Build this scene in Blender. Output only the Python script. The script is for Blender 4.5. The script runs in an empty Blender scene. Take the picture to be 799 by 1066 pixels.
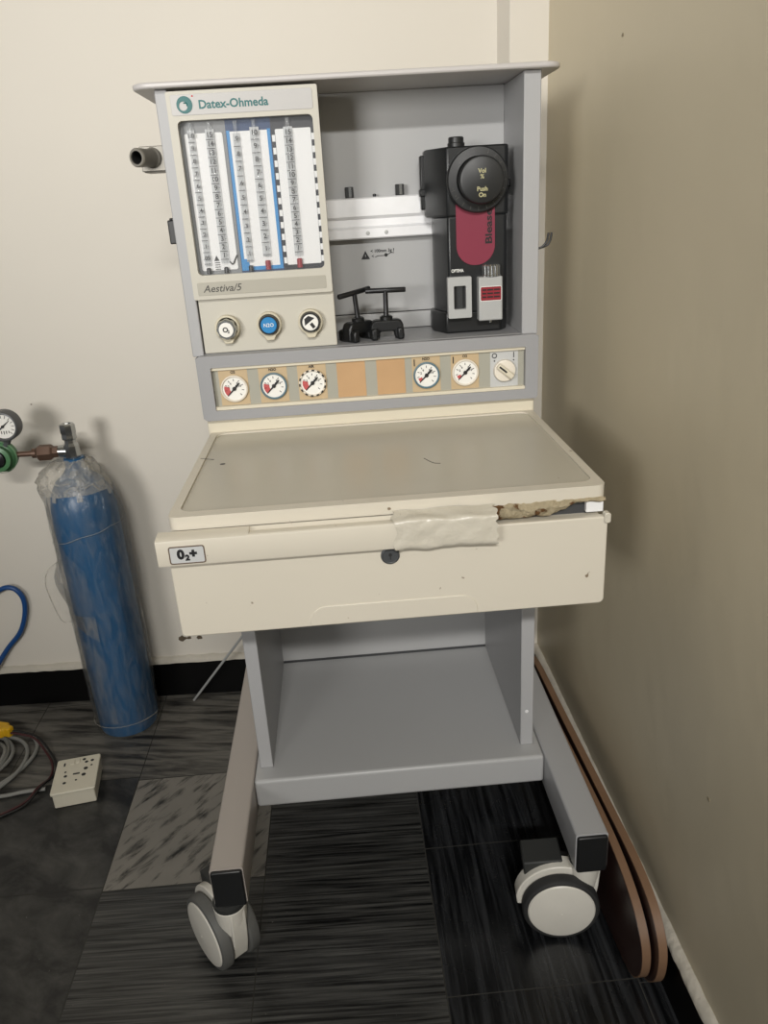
import bpy, bmesh, math, random
from mathutils import Vector, Matrix, noise
random.seed(7)
PI = math.pi
scene = bpy.context.scene
COL = scene.collection

# ------------------------------------------------------------------ materials
def lin(c):
    c = c / 255.0
    return c / 12.92 if c <= 0.04045 else ((c + 0.055) / 1.055) ** 2.4
def rgb(r, g, b): return (lin(r), lin(g), lin(b), 1.0)

def mat(name, col, rough=0.5, metal=0.0, var=0.06, scale=18.0, bump=0.0, bscale=None, coat=0.0, spots=None, alpha=None, spec=0.5):
    """principled material whose colour and gloss are broken up by procedural noise"""
    m = bpy.data.materials.new(name); m.use_nodes = True
    nt = m.node_tree; N = nt.nodes; L = nt.links
    p = N['Principled BSDF']
    tc = N.new('ShaderNodeTexCoord')
    nz = N.new('ShaderNodeTexNoise'); nz.inputs['Scale'].default_value = scale; nz.inputs['Detail'].default_value = 5
    L.new(tc.outputs['Object'], nz.inputs['Vector'])
    mx = N.new('ShaderNodeMix'); mx.data_type = 'RGBA'
    c = rgb(*col)
    mx.inputs['A'].default_value = (c[0]*(1-var), c[1]*(1-var), c[2]*(1-var*1.2), 1)
    mx.inputs['B'].default_value = (min(1, c[0]*(1+var)), min(1, c[1]*(1+var)), min(1, c[2]*(1+var)), 1)
    L.new(nz.outputs['Fac'], mx.inputs['Factor'])
    out = mx.outputs['Result']
    if spots:
        sc_, thr, scol = spots
        n2 = N.new('ShaderNodeTexNoise'); n2.inputs['Scale'].default_value = sc_; n2.inputs['Detail'].default_value = 6
        L.new(tc.outputs['Object'], n2.inputs['Vector'])
        cr = N.new('ShaderNodeValToRGB'); cr.color_ramp.elements[0].position = thr; cr.color_ramp.elements[1].position = thr + 0.03
        L.new(n2.outputs['Fac'], cr.inputs['Fac'])
        m2 = N.new('ShaderNodeMix'); m2.data_type = 'RGBA'; m2.inputs['B'].default_value = rgb(*scol)
        L.new(cr.outputs['Color'], m2.inputs['Factor']); L.new(out, m2.inputs['A']); out = m2.outputs['Result']
    L.new(out, p.inputs['Base Color'])
    p.inputs['Roughness'].default_value = rough; p.inputs['Metallic'].default_value = metal
    p.inputs['Specular IOR Level'].default_value = spec
    if coat: p.inputs['Coat Weight'].default_value = coat
    if bump:
        n3 = N.new('ShaderNodeTexNoise'); n3.inputs['Scale'].default_value = bscale or 60; n3.inputs['Detail'].default_value = 4
        L.new(tc.outputs['Object'], n3.inputs['Vector'])
        b = N.new('ShaderNodeBump'); b.inputs['Strength'].default_value = bump; b.inputs['Distance'].default_value = 0.01
        L.new(n3.outputs['Fac'], b.inputs['Height']); L.new(b.outputs['Normal'], p.inputs['Normal'])
    return m

M = {}
M['wall'] = mat('cream_wall_paint', (214, 208, 197), 0.6, var=0.03, scale=2.2, bump=0.12, bscale=9)
M['wall_side'] = mat('side_wall_paint_shaded', (214, 203, 177), 0.45, var=0.045, scale=1.6, bump=0.10, bscale=14)  # same paint as the back wall, its browner shading put into the colour
M['ceil'] = mat('ceiling_paint', (230, 226, 216), 0.8, var=0.02)
M['black_tile'] = mat('black_skirting_tile', (6, 6, 6), 0.45, var=0.2, scale=9, spec=0.2)
M['mortar'] = mat('mortar_ledge', (190, 184, 172), 0.8, var=0.08, scale=40, bump=0.3, bscale=70)
M['grey'] = mat('grey_painted_steel', (168, 168, 169), 0.42, var=0.025, scale=7)
M['grey_panel'] = mat('grey_panel_paint', (172, 172, 172), 0.38, var=0.03, scale=5)
M['grey_frame'] = mat('grey_bumper_plastic', (152, 152, 154), 0.4, var=0.03, scale=8)
M['top'] = mat('pale_grey_top', (196, 192, 190), 0.4, var=0.03, scale=8)
M['cream'] = mat('cream_plastic', (207, 200, 185), 0.38, var=0.03, scale=6, spots=(62, 0.715, (128, 112, 92)))
M['cream_clean'] = mat('cream_trim_plastic', (214, 206, 186), 0.4, var=0.03, scale=8)
M['inlay'] = mat('worn_cream_inlay', (188, 182, 167), 0.27, var=0.06, scale=3.5, spots=(22, 0.76, (128, 118, 100)))
M['module'] = mat('beige_module_plastic', (193, 189, 177), 0.45, var=0.025, scale=8)
M['module_plate'] = mat('pale_module_plate', (186, 184, 182), 0.35, var=0.02)
M['plate_badge'] = mat('badge_strip', (172, 168, 156), 0.35, var=0.02)
M['white_plate'] = mat('white_scale_plate', (226, 226, 226), 0.35, var=0.02)
M['scale_strip'] = mat('pale_grey_tube_scale', (192, 194, 196), 0.25, var=0.03, scale=60)
M['ink'] = mat('black_ink', (22, 22, 24), 0.5, var=0.1)
M['teal'] = mat('teal_print', (16, 98, 98), 0.45, var=0.05)
M['red_dot'] = mat('red_print', (190, 50, 50), 0.5, var=0.05)
M['ink_grey'] = mat('dark_grey_print', (72, 70, 66), 0.5, var=0.05)
M['blue'] = mat('blue_gas_code', (45, 130, 190), 0.35, var=0.06, scale=30)
M['blue_dark'] = mat('dark_blue_gas_code', (14, 52, 96), 0.35, var=0.08)
M['navy'] = mat('black_navy_header', (24, 26, 36), 0.35, var=0.08)
M['dim_grey'] = mat('grey_header', (122, 124, 126), 0.35, var=0.05)
M['guard'] = mat('knob_guard_plastic', (204, 196, 174), 0.42, var=0.03)
M['lock'] = mat('dark_grey_lock', (74, 76, 78), 0.4, 0.1, var=0.1)
M['dark'] = mat('dark_seam_gap_shade', (60, 61, 63), 0.5, var=0.1)  # dark grey of the rear seam and the painted shade in the drawer gap
M['peach'] = mat('peach_gauge_panel', (190, 168, 134), 0.42, var=0.05, scale=22)
M['orange'] = mat('faded_orange_blank', (188, 152, 112), 0.42, var=0.09, scale=26)
M['sep'] = mat('grey_green_panel', (162, 160, 148), 0.42, var=0.03, scale=20)
M['panel_grey'] = mat('light_grey_switch_panel', (190, 191, 190), 0.42, var=0.03)
M['dial_white'] = mat('white_dial', (236, 234, 228), 0.3, var=0.015)
M['silver_ring'] = mat('pale_gauge_ring', (226, 218, 204), 0.3, var=0.04)
M['blue_ring'] = mat('blue_gauge_ring', (96, 122, 134), 0.3, var=0.06)
M['red_zone'] = mat('red_gauge_zone', (186, 84, 84), 0.4, var=0.05)
M['black'] = mat('black_plastic', (22, 23, 24), 0.38, var=0.12, scale=30)
M['black_soft'] = mat('black_rubber', (46, 47, 46), 0.6, var=0.12, scale=30)
M['vap'] = mat('black_vaporizer_paint', (25, 27, 29), 0.34, var=0.1, scale=20, bump=0.03, bscale=300)
M['vap_dial'] = mat('black_dial_plastic', (32, 33, 34), 0.42, var=0.06)
M['crimson'] = mat('crimson_label', (132, 54, 72), 0.3, var=0.05, scale=14, bump=0.05, bscale=20)
M['red_label'] = mat('red_sticker', (140, 34, 46), 0.4, var=0.08, scale=40)
M['yellow_ink'] = mat('pale_yellow_print', (178, 172, 132), 0.5, var=0.05)
M['white_ink'] = mat('white_print', (226, 226, 222), 0.5, var=0.03)
M['alu'] = mat('brushed_aluminium', (232, 232, 234), 0.42, 0.25, var=0.06, scale=40)
M['silver'] = mat('satin_silver', (178, 179, 178), 0.42, 0.15, var=0.04, scale=30)
M['chrome'] = mat('worn_chrome', (176, 178, 178), 0.22, 0.95, var=0.10, scale=40)
M['steel_dark'] = mat('dark_steel', (58, 58, 60), 0.36, 0.8, var=0.14, scale=50)
M['pipe'] = mat('dull_grey_fitting', (132, 128, 120), 0.4, 0.35, var=0.06, scale=30)
M['hole'] = mat('dark_bore', (38, 38, 38), 0.7, var=0.1)
M['leg'] = mat('warm_grey_leg_paint', (170, 162, 155), 0.42, var=0.03, scale=9, spots=(60, 0.78, (96, 86, 74)))
M['caster_white'] = mat('white_caster_plastic', (216, 212, 202), 0.38, var=0.05, scale=26, spots=(50, 0.74, (130, 116, 96)))
M['tyre'] = mat('grey_tyre', (92, 92, 90), 0.6, var=0.10, scale=24)
M['tyre_dark'] = mat('dark_tyre', (44, 44, 44), 0.6, var=0.10, scale=24)
M['cyl_blue'] = mat('blue_cylinder_paint', (14, 80, 124), 0.34, var=0.08, scale=14)
M['brass'] = mat('brown_brass', (96, 74, 62), 0.45, 0.45, var=0.16, scale=50)
M['green'] = mat('green_regulator_paint', (76, 120, 82), 0.35, var=0.12, scale=40)
M['hose'] = mat('blue_rubber_hose', (22, 70, 128), 0.4, var=0.08, scale=30)
M['cable'] = mat('grey_cable_sheath', (138, 138, 134), 0.55, var=0.06, scale=30)
M['yellow'] = mat('yellow_connector', (214, 166, 26), 0.4, var=0.08, scale=30)
M['wire'] = mat('dark_red_wire', (62, 22, 24), 0.45, var=0.14, scale=50)
M['wire_black'] = mat('black_wire', (18, 17, 17), 0.45, var=0.14, scale=50)
M['socket'] = mat('off_white_socket_plastic', (214, 208, 190), 0.36, var=0.03, scale=14)
M['wood_edge'] = mat('brown_board_edge', (122, 94, 72), 0.5, var=0.12, scale=24)
M['wood_face'] = mat('dark_maroon_board_face', (50, 32, 28), 0.35, var=0.14, scale=10)
M['tape'] = mat('yellowed_sticky_tape', (196, 190, 176), 0.3, var=0.08, scale=24, bump=0.35, bscale=45)
M['foam'] = mat('rusty_broken_foam', (206, 192, 162), 0.8, var=0.14, scale=40, bump=0.6, bscale=120, spots=(46, 0.57, (128, 92, 56)))

def mat_glass(name, tint, opacity, rough=0.06, wrinkle=0.0, wscale=20, streak=0.0, stretch=(1, 1, 1), fres=0.5):
    """thin clear plastic: see-through with a soft milky sheen that follows wrinkles"""
    m = bpy.data.materials.new(name); m.use_nodes = True
    nt = m.node_tree; N = nt.nodes; L = nt.links; N.clear()
    out = N.new('ShaderNodeOutputMaterial')
    tr = N.new('ShaderNodeBsdfTransparent'); tr.inputs['Color'].default_value = (1, 1, 1, 1)
    p = N.new('ShaderNodeBsdfPrincipled'); p.inputs['Base Color'].default_value = rgb(*tint); p.inputs['Roughness'].default_value = rough
    gl = N.new('ShaderNodeBsdfGlossy'); gl.inputs['Roughness'].default_value = rough
    tc = N.new('ShaderNodeTexCoord')
    nz = N.new('ShaderNodeTexNoise'); nz.inputs['Scale'].default_value = wscale; nz.inputs['Detail'].default_value = 4
    nz.inputs['Distortion'].default_value = 1.2
    mp = N.new('ShaderNodeMapping'); mp.inputs['Scale'].default_value = stretch; mp.inputs['Rotation'].default_value = (0, math.radians(24), 0)
    L.new(tc.outputs['Object'], mp.inputs['Vector']); L.new(mp.outputs[0], nz.inputs['Vector'])
    mr = N.new('ShaderNodeMapRange'); mr.inputs['From Min'].default_value = 0.35; mr.inputs['From Max'].default_value = 0.75
    mr.inputs['To Min'].default_value = max(0, opacity - streak); mr.inputs['To Max'].default_value = opacity + streak
    L.new(nz.outputs['Fac'], mr.inputs['Value'])
    mx = N.new('ShaderNodeMixShader'); L.new(mr.outputs['Result'], mx.inputs['Fac'])
    L.new(tr.outputs[0], mx.inputs[1]); L.new(p.outputs[0], mx.inputs[2])
    mx2 = N.new('ShaderNodeMixShader')
    lw = N.new('ShaderNodeLayerWeight'); lw.inputs['Blend'].default_value = 0.25
    mt = N.new('ShaderNodeMath'); mt.operation = 'MULTIPLY'; mt.inputs[1].default_value = fres
    L.new(lw.outputs['Fresnel'], mt.inputs[0]); L.new(mt.outputs[0], mx2.inputs['Fac'])
    L.new(mx.outputs[0], mx2.inputs[1]); L.new(gl.outputs[0], mx2.inputs[2])
    if wrinkle:
        b = N.new('ShaderNodeBump'); b.inputs['Strength'].default_value = wrinkle; b.inputs['Distance'].default_value = 0.01
        L.new(nz.outputs['Fac'], b.inputs['Height'])
        for s in (p, gl): L.new(b.outputs['Normal'], s.inputs['Normal'])
    L.new(mx2.outputs[0], out.inputs['Surface'])
    return m
M['clear'] = mat_glass('clear_window_plastic', (220, 222, 224), 0.04, 0.12, fres=0.22)
M['tube_glass'] = mat_glass('flow_tube_glass', (215, 220, 222), 0.04, 0.05, fres=0.10)
M['film'] = mat_glass('wrinkled_plastic_film', (190, 186, 176), 0.10, 0.16, wrinkle=0.9, wscale=30, streak=0.06, stretch=(1.6, 1.6, 0.5))
M['film_gathered'] = mat_glass('gathered_plastic_film', (196, 190, 176), 0.42, 0.2, wrinkle=0.9, wscale=40, streak=0.16, stretch=(1, 1, 1))

# floor tiles -------------------------------------------------------------
def mat_tile(name, dark, light, ang, sx, sy, thr0, thr1, rough=0.3, cloud=0.0):
    m = bpy.data.materials.new(name); m.use_nodes = True
    nt = m.node_tree; N = nt.nodes; L = nt.links; p = N['Principled BSDF']
    tc = N.new('ShaderNodeTexCoord'); mp = N.new('ShaderNodeMapping')
    mp.inputs['Rotation'].default_value = (0, 0, ang)
    m2 = N.new('ShaderNodeMapping'); m2.inputs['Scale'].default_value = (sx, sy, 1)
    L.new(tc.outputs['Object'], mp.inputs['Vector']); L.new(mp.outputs[0], m2.inputs['Vector'])
    nz = N.new('ShaderNodeTexNoise'); nz.inputs['Scale'].default_value = 1; nz.inputs['Detail'].default_value = 6; nz.inputs['Roughness'].default_value = 0.62
    nz.inputs['Distortion'].default_value = 0.35
    L.new(m2.outputs[0], nz.inputs['Vector'])
    cr = N.new('ShaderNodeValToRGB'); cr.color_ramp.elements[0].position = thr0; cr.color_ramp.elements[1].position = thr1
    cr.color_ramp.elements[0].color = rgb(*dark); cr.color_ramp.elements[1].color = rgb(*light)
    L.new(nz.outputs['Fac'], cr.inputs['Fac'])
    n2 = N.new('ShaderNodeTexNoise'); n2.inputs['Scale'].default_value = 9; n2.inputs['Detail'].default_value = 5
    L.new(tc.outputs['Object'], n2.inputs['Vector'])
    mx = N.new('ShaderNodeMix'); mx.data_type = 'RGBA'; mx.blend_type = 'MULTIPLY'; mx.inputs['Factor'].default_value = 0.45
    L.new(cr.outputs['Color'], mx.inputs['A']); L.new(n2.outputs['Fac'], mx.inputs['B'])
    # sparse dust specks
    n3 = N.new('ShaderNodeTexNoise'); n3.inputs['Scale'].default_value = 170; n3.inputs['Detail'].default_value = 2
    L.new(tc.outputs['Object'], n3.inputs['Vector'])
    c3 = N.new('ShaderNodeValToRGB'); c3.color_ramp.elements[0].position = 0.76; c3.color_ramp.elements[1].position = 0.80
    L.new(n3.outputs['Fac'], c3.inputs['Fac'])
    mz = N.new('ShaderNodeMix'); mz.data_type = 'RGBA'; mz.inputs['B'].default_value = rgb(120, 118, 112)
    L.new(c3.outputs['Color'], mz.inputs['Factor']); L.new(mx.outputs['Result'], mz.inputs['A'])
    L.new(mz.outputs['Result'], p.inputs['Base Color'])
    mr = N.new('ShaderNodeMapRange'); mr.inputs['To Min'].default_value = rough - 0.08; mr.inputs['To Max'].default_value = rough + 0.14
    L.new(n2.outputs['Fac'], mr.inputs['Value']); L.new(mr.outputs['Result'], p.inputs['Roughness'])
    b = N.new('ShaderNodeBump'); b.inputs['Strength'].default_value = 0.08; b.inputs['Distance'].default_value = 0.004
    L.new(nz.outputs['Fac'], b.inputs['Height']); L.new(b.outputs['Normal'], p.inputs['Normal'])
    return m
TILES = [
    mat_tile('tile_horizontal_streaks', (12, 13, 14), (104, 104, 101), math.radians(2), 4.5, 170, 0.38, 0.76),
    mat_tile('tile_cross_streaks', (16, 17, 19), (74, 76, 79), math.radians(90), 4.0, 90, 0.42, 0.84, rough=0.24),
    mat_tile('tile_clouded', (22, 23, 24), (92, 91, 87), math.radians(30), 11, 16, 0.40, 0.80),
    mat_tile('tile_grey_diagonal', (24, 24, 23), (138, 134, 126), math.radians(-50), 14, 52, 0.33, 0.49, rough=0.4),
    mat_tile('tile_grey_waves', (34, 33, 32), (118, 115, 108), math.radians(10), 6, 52, 0.34, 0.58, rough=0.4),
    mat('tile_grout', (56, 55, 52), 0.8, var=0.15, scale=60),
]

# ------------------------------------------------------------------ mesh helpers
def v3(*a): return Vector(a)
def xz(y0=0.0):
    return lambda u, v, w: Vector((u, w, v))      # u=x, v=z, w=y
XZ = lambda u, v, w: Vector((u, w, v))
XY = lambda u, v, w: Vector((u, v, w))
YZ = lambda u, v, w: Vector((w, u, v))

def box(bm, x0, x1, y0, y1, z0, z1, T=None):
    vs = [bm.verts.new((x, y, z)) for x in (x0, x1) for y in (y0, y1) for z in (z0, z1)]
    if T is not None:
        for v in vs: v.co = T @ v.co
    f = [(0, 1, 3, 2), (4, 6, 7, 5), (0, 4, 5, 1), (2, 3, 7, 6), (0, 2, 6, 4), (1, 5, 7, 3)]
    for q in f: bm.faces.new([vs[i] for i in q])
    return bm

def rrect(u0, u1, v0, v1, r, n=5):
    """rounded rectangle outline; r may be one radius or four (bl, br, tr, tl)"""
    if not isinstance(r, (tuple, list)): r = (r,)*4
    pts = []
    for (cx, cy, a, rr) in ((u0+r[0], v0+r[0], PI, r[0]), (u1-r[1], v0+r[1], 1.5*PI, r[1]), (u1-r[2], v1-r[2], 0, r[2]), (u0+r[3], v1-r[3], .5*PI, r[3])):
        if rr <= 0: pts.append((cx, cy)); continue
        for k in range(n+1):
            t = a + k/n*PI/2
            pts.append((cx+rr*math.cos(t), cy+rr*math.sin(t)))
    return pts
def circ(cx, cy, r, n=32, a0=0.0):
    return [(cx+r*math.cos(a0+2*PI*k/n), cy+r*math.sin(a0+2*PI*k/n)) for k in range(n)]

def poly(bm, outer, mp, w0, w1, holes=(), T=None):
    """extrude a 2-D outline (with holes) between w0 and w1"""
    new = []; edges = []
    tmp = bmesh.new()
    for loop in [outer]+list(holes):
        vs = [tmp.verts.new((p[0], p[1], 0)) for p in loop]
        for i in range(len(vs)): edges.append(tmp.edges.new((vs[i], vs[(i+1) % len(vs)])))
    if holes:
        bmesh.ops.triangle_fill(tmp, edges=edges, use_beauty=True, use_dissolve=False)
    else:
        tmp.faces.new(tmp.verts[:])
    geom = tmp.faces[:]
    ret = bmesh.ops.extrude_face_region(tmp, geom=geom)
    up = [e for e in ret['geom'] if isinstance(e, bmesh.types.BMVert)]
    ups = set(up)
    for v in tmp.verts:
        w = w1 if v in ups else w0
        q = mp(v.co.x, v.co.y, w)
        v.co = T @ q if T is not None else q
    bmesh.ops.recalc_face_normals(tmp, faces=tmp.faces[:])
    me = bpy.data.meshes.new('t'); tmp.to_mesh(me); tmp.free()
    bm.from_mesh(me); bpy.data.meshes.remove(me)
    return bm

def frame_from(axis):
    a = Vector(axis).normalized()
    t = Vector((0, 0, 1)) if abs(a.z) < 0.9 else Vector((1, 0, 0))
    u = a.cross(t).normalized(); w = u.cross(a).normalized()
    return u, w, a

def lathe(bm, c, axis, prof, n=32, flute=None):
    """revolve (radius, distance along axis) profile"""
    u, w, a = frame_from(axis); c = Vector(c)
    rings = []
    for (r, d) in prof:
        if r <= 1e-6: rings.append([bm.verts.new(c+a*d)]); continue
        ring = []
        for k in range(n):
            t = 2*PI*k/n
            rr = r*(1+flute[1]*(1 if math.cos(flute[0]*t) > 0 else -1)) if flute else r
            ring.append(bm.verts.new(c+a*d+(u*math.cos(t)+w*math.sin(t))*rr))
        rings.append(ring)
    for A, B in zip(rings, rings[1:]):
        if len(A) == 1 and len(B) == 1: continue
        for k in range(n):
            k2 = (k+1) % n
            if len(A) == 1: bm.faces.new((A[0], B[k], B[k2]))
            elif len(B) == 1: bm.faces.new((A[k], A[k2], B[0]))
            else: bm.faces.new((A[k], A[k2], B[k2], B[k]))
    return bm

def catmull(pts, n=8, closed=False):
    P = [Vector(p) for p in pts]; out = []
    m = len(P)
    for i in range(m if closed else m-1):
        if closed: a, b, c, d = P[(i-1) % m], P[i], P[(i+1) % m], P[(i+2) % m]
        else: a, b, c, d = P[max(i-1, 0)], P[i], P[i+1], P[min(i+2, m-1)]
        for k in range(n):
            t = k/n
            out.append(0.5*((2*b)+(c-a)*t+(2*a-5*b+4*c-d)*t*t+(3*b-a-3*c+d)*t**3))
    if not closed: out.append(P[-1])
    return out

def tube(bm, pts, r, n=10, cap=True):
    P = [Vector(p) for p in pts]
    rad = r if callable(r) else (lambda t: r)
    t0 = (P[1]-P[0]).normalized(); u, w, _ = frame_from(t0); rings = []
    for i, p in enumerate(P):
        t = (P[min(i+1, len(P)-1)]-P[max(i-1, 0)]).normalized()
        u = (u-t*u.dot(t)).normalized(); w = t.cross(u)
        rr = rad(i/(len(P)-1))
        rings.append([bm.verts.new(p+(u*math.cos(2*PI*k/n)+w*math.sin(2*PI*k/n))*rr) for k in range(n)])
    for A, B in zip(rings, rings[1:]):
        for k in range(n): bm.faces.new((A[k], A[(k+1) % n], B[(k+1) % n], B[k]))
    if cap: bm.faces.new(rings[0][::-1]); bm.faces.new(rings[-1])
    return bm

def text_into(bm, body, size, T, bold=0.0, shear=0.0, align='CENTER', ext=0.0002, width=None):
    cu = bpy.data.curves.new('txt', 'FONT'); cu.body = body; cu.size = size; cu.align_x = align; cu.align_y = 'CENTER'
    cu.offset = bold; cu.shear = shear; cu.extrude = ext; cu.resolution_u = 3
    o = bpy.data.objects.new('txt', cu); COL.objects.link(o)
    dg = bpy.context.evaluated_depsgraph_get(); dg.update()
    me = bpy.data.meshes.new_from_object(o.evaluated_get(dg))
    bpy.data.objects.remove(o); bpy.data.curves.remove(cu)
    if width and len(me.vertices):
        xs = [v.co.x for v in me.vertices]; s = width/(max(xs)-min(xs)); c = (max(xs)+min(xs))/2
        for v in me.vertices: v.co.x = (v.co.x-c)*s
    me.transform(T)
    bm.from_mesh(me); bpy.data.meshes.remove(me)
def front(x, y, z, rot=0.0):           # text plane facing -y
    return Matrix.Translation((x, y, z)) @ Matrix.Rotation(PI/2, 4, 'X') @ Matrix.Rotation(rot, 4, 'Z')

def BM(): return bmesh.new()
ORIGIN = {}
def obj(name, bm, m, parent=None, bevel=0.0, seg=2, label=None, angle=32, loc=None, recalc=True):
    """one mesh object from world-space geometry; origin at its parent thing (or its own base)"""
    if recalc: bmesh.ops.recalc_face_normals(bm, faces=bm.faces[:])
    me = bpy.data.meshes.new(name)
    if parent is not None:
        og = ORIGIN[parent.name]
    elif loc is not None: og = Vector(loc)
    else:
        xs = [v.co for v in bm.verts]
        og = Vector(((min(c.x for c in xs)+max(c.x for c in xs))/2, (min(c.y for c in xs)+max(c.y for c in xs))/2, min(c.z for c in xs)))
    bmesh.ops.translate(bm, verts=bm.verts[:], vec=-og)
    bm.to_mesh(me); bm.free()
    for mm in (m if isinstance(m, (list, tuple)) else [m]): me.materials.append(mm)
    for p in me.polygons: p.use_smooth = True
    me.set_sharp_from_angle(angle=math.radians(angle))
    o = bpy.data.objects.new(name, me); COL.objects.link(o)
    if parent is not None: o.parent = parent
    else: o.location = og
    ORIGIN[o.name] = og
    if bevel:
        md = o.modifiers.new('bevel', 'BEVEL'); md.width = bevel; md.segments = seg; md.limit_method = 'ANGLE'; md.angle_limit = math.radians(40)
        md.harden_normals = False
    if label: o['label'] = label
    return o
def thing(name, label, cat, loc, group=None):
    o = bpy.data.objects.new(name, None); COL.objects.link(o); o.location = loc; o.empty_display_size = 0.05
    o['label'] = label; o['category'] = cat
    if group: o['group'] = group
    ORIGIN[o.name] = Vector(loc)
    return o
def tag(o, label, cat, group=None):
    o['label'] = label; o['category'] = cat
    if group: o['group'] = group
    return o
def struct(name, bm, m, **k):
    o = obj(name, bm, m, **k); o['kind'] = 'structure'; return o

# ------------------------------------------------------------------ the room
RX = 0.385                                   # right wall plane
ang = math.atan2(0.474-0.421, -0.981-0.298)  # back wall runs slightly askew to the machine
A0 = Vector((0.298, 0.421)); AD = Vector((-0.981-0.298, 0.474-0.421)).normalized()
AN = Vector((AD.y, -AD.x)); AN = AN if AN.y < 0 else -AN        # towards the room
def bw(s, d, z):                              # s metres to the left of the pillar, d metres out of the wall
    q = A0+AD*s+AN*d
    return Vector((q.x, q.y, z))
def bwbox(bm, s0, s1, d0, d1, z0, z1):
    c = [bw(s, d, z) for s in (s0, s1) for d in (d0, d1) for z in (z0, z1)]
    vs = [bm.verts.new(p) for p in c]
    for q in [(0, 1, 3, 2), (4, 6, 7, 5), (0, 4, 5, 1), (2, 3, 7, 6), (0, 2, 6, 4), (1, 5, 7, 3)]: bm.faces.new([vs[i] for i in q])
FX0, FY0, H = -2.6, -4.2, 2.75

bm = BM()
cols = [-2.66-0.0, -2.36, -2.06, -1.76, -1.46, -1.158, -0.858, -0.558, -0.259, 0.042, 0.342, 0.642]
offs = [0.0, .01, 0, .01, 0, 0.0, 0.01, 0.0, 0.0, 0.029, 0.021, 0.02]
def quad(x0, x1, y0, y1, z, mi):
    vs = [bm.verts.new(p) for p in ((x0, y0, z), (x1, y0, z), (x1, y1, z), (x0, y1, z))]
    f = bm.faces.new(vs); f.material_index = mi
g = 0.0011
pick = random.Random(3)
for i in range(len(cols)-1):
    ys = [-0.168+offs[i]+0.298*k for k in range(-14, 4)]
    for k in range(len(ys)-1):
        if ys[k] > 0.62: continue
        mi = pick.choice([0, 1, 2, 0])
        row = k-14                             # row 0 starts at y = -0.168
        if row >= 1: mi = 4
        elif row == 0: mi = {6: 2, 7: 3, 8: 0, 9: 1, 10: 1}.get(i, 2)
        elif row <= -1: mi = {6: 2, 7: 0, 8: 0, 9: 1, 10: 1}.get(i, 2)
        if i == 6 and row < 1: mi = 2
        if i > 8 and row <= 0: mi = 1
        quad(cols[i]+g, cols[i+1]-g, ys[k]+g, ys[k+1]-g, 0.0, mi)
quad(-2.7, 0.7, -4.4, 0.75, -0.0008, 5)
box(bm, -2.7, 0.7, -4.4, 0.75, -0.08, -0.002)
struct('floor', bm, TILES, loc=(0, 0, 0), recalc=False)

bm = BM(); bwbox(bm, -0.25, 3.1, -0.12, 0.0, -0.08, H); struct('wall_back', bm, M['wall'], loc=(0, 0, 0))
bm = BM(); poly(bm, [(-0.13, -0.01), (0.004, -0.01), (-0.0165, 0.044), (-0.13, 0.044)], lambda u, v, w: bw(u, v, w), -0.08, H); struct('wall_corner', bm, M['wall'], loc=(0, 0, 0), bevel=0.002)
bm = BM(); box(bm, RX, RX+0.12, -4.3, 0.6, -0.08, H); struct('wall_right', bm, M['wall_side'], loc=(0, 0, 0))
bm = BM(); box(bm, -2.75, RX+0.12, -4.3, 0.6, H, H+0.1); struct('ceiling', bm, M['ceil'], loc=(0, 0, 0))
# skirting: black tile with an uneven mortar ledge on top
bm = BM(); bwbox(bm, -0.005, 2.8, -0.01, 0.010, 0.0, 0.100); bwbox(bm, -0.1, -0.004, 0.02, 0.052, 0.0, 0.100); struct('baseboard_back', bm, M['black_tile'], loc=(0, 0, 0))
bm = BM(); box(bm, RX-0.010, RX+0.01, -4.2, 0.40, 0.0, 0.098); struct('baseboard_right', bm, M['black_tile'], loc=(0, 0, 0))
def ledge(fn, s0, s1, n, name, seed):
    bm = BM(); R = random.Random(seed); prev = None
    for k in range(n+1):
        s = s0+(s1-s0)*k/n
        a = 0.0138+R.uniform(-.002, .0015); h = R.uniform(-.0012, .002)
        sec = [bm.verts.new(fn(s, d, z)) for (d, z) in ((-0.01, 0.097), (a, 0.097), (a-.001, 0.104+h), (0.004, 0.110+h), (-0.01, 0.112+h))]
        if prev:
            for i in range(5): bm.faces.new((prev[i], prev[(i+1) % 5], sec[(i+1) % 5], sec[i]))
        prev = sec
    struct(name, bm, M['mortar'], loc=(0, 0, 0), angle=60)
ledge(lambda s, d, z: bw(s, d, z), 0.0, 2.6, 140, 'trim_1', 1)
ledge(lambda s, d, z: Vector((RX-d, s, z)), -2.6, 0.372, 170, 'trim_2', 2)

# ------------------------------------------------------------------ the machine
mc = thing('anesthesia_machine', 'tall grey and cream anesthesia machine on casters with flow tubes, gauges and a drawer', 'medical machine', (0, 0, 0))
P = lambda name, bm, m, parent=mc, **k: obj(name, bm, m, parent, **k)

# top plate
bm = BM(); poly(bm, rrect(-0.3125, 0.3065, -0.016, 0.215, (0.026, 0.026, 0.01, 0.01)), XY, 1.3125, 1.3205); P('top_plate', bm, M['top'], bevel=0.0025)
# upper side walls and back of the bay
for (a, b) in ((-0.282, -0.264), (0.252, 0.278)):
    bm = BM(); box(bm, a, b, 0.0, 0.20, 0.932, 1.3122); P('side_panel', bm, M['grey'], bevel=0.0015)
bm = BM(); box(bm, -0.264, 0.252, 0.138, 0.19, 0.965, 1.3122); P('back_panel', bm, M['grey_panel'], bevel=0.0008)
bm = BM(); box(bm, -0.264, 0.252, 0.1365, 0.19, 0.936, 0.9635); P('back_skirt_panel', bm, M['grey_panel'], bevel=0.0008)
# bay shelf
bm = BM(); box(bm, -0.264, 0.252, -0.001, 0.19, 0.920, 0.935); P('bay_shelf', bm, M['grey_frame'], bevel=0.002)
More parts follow.
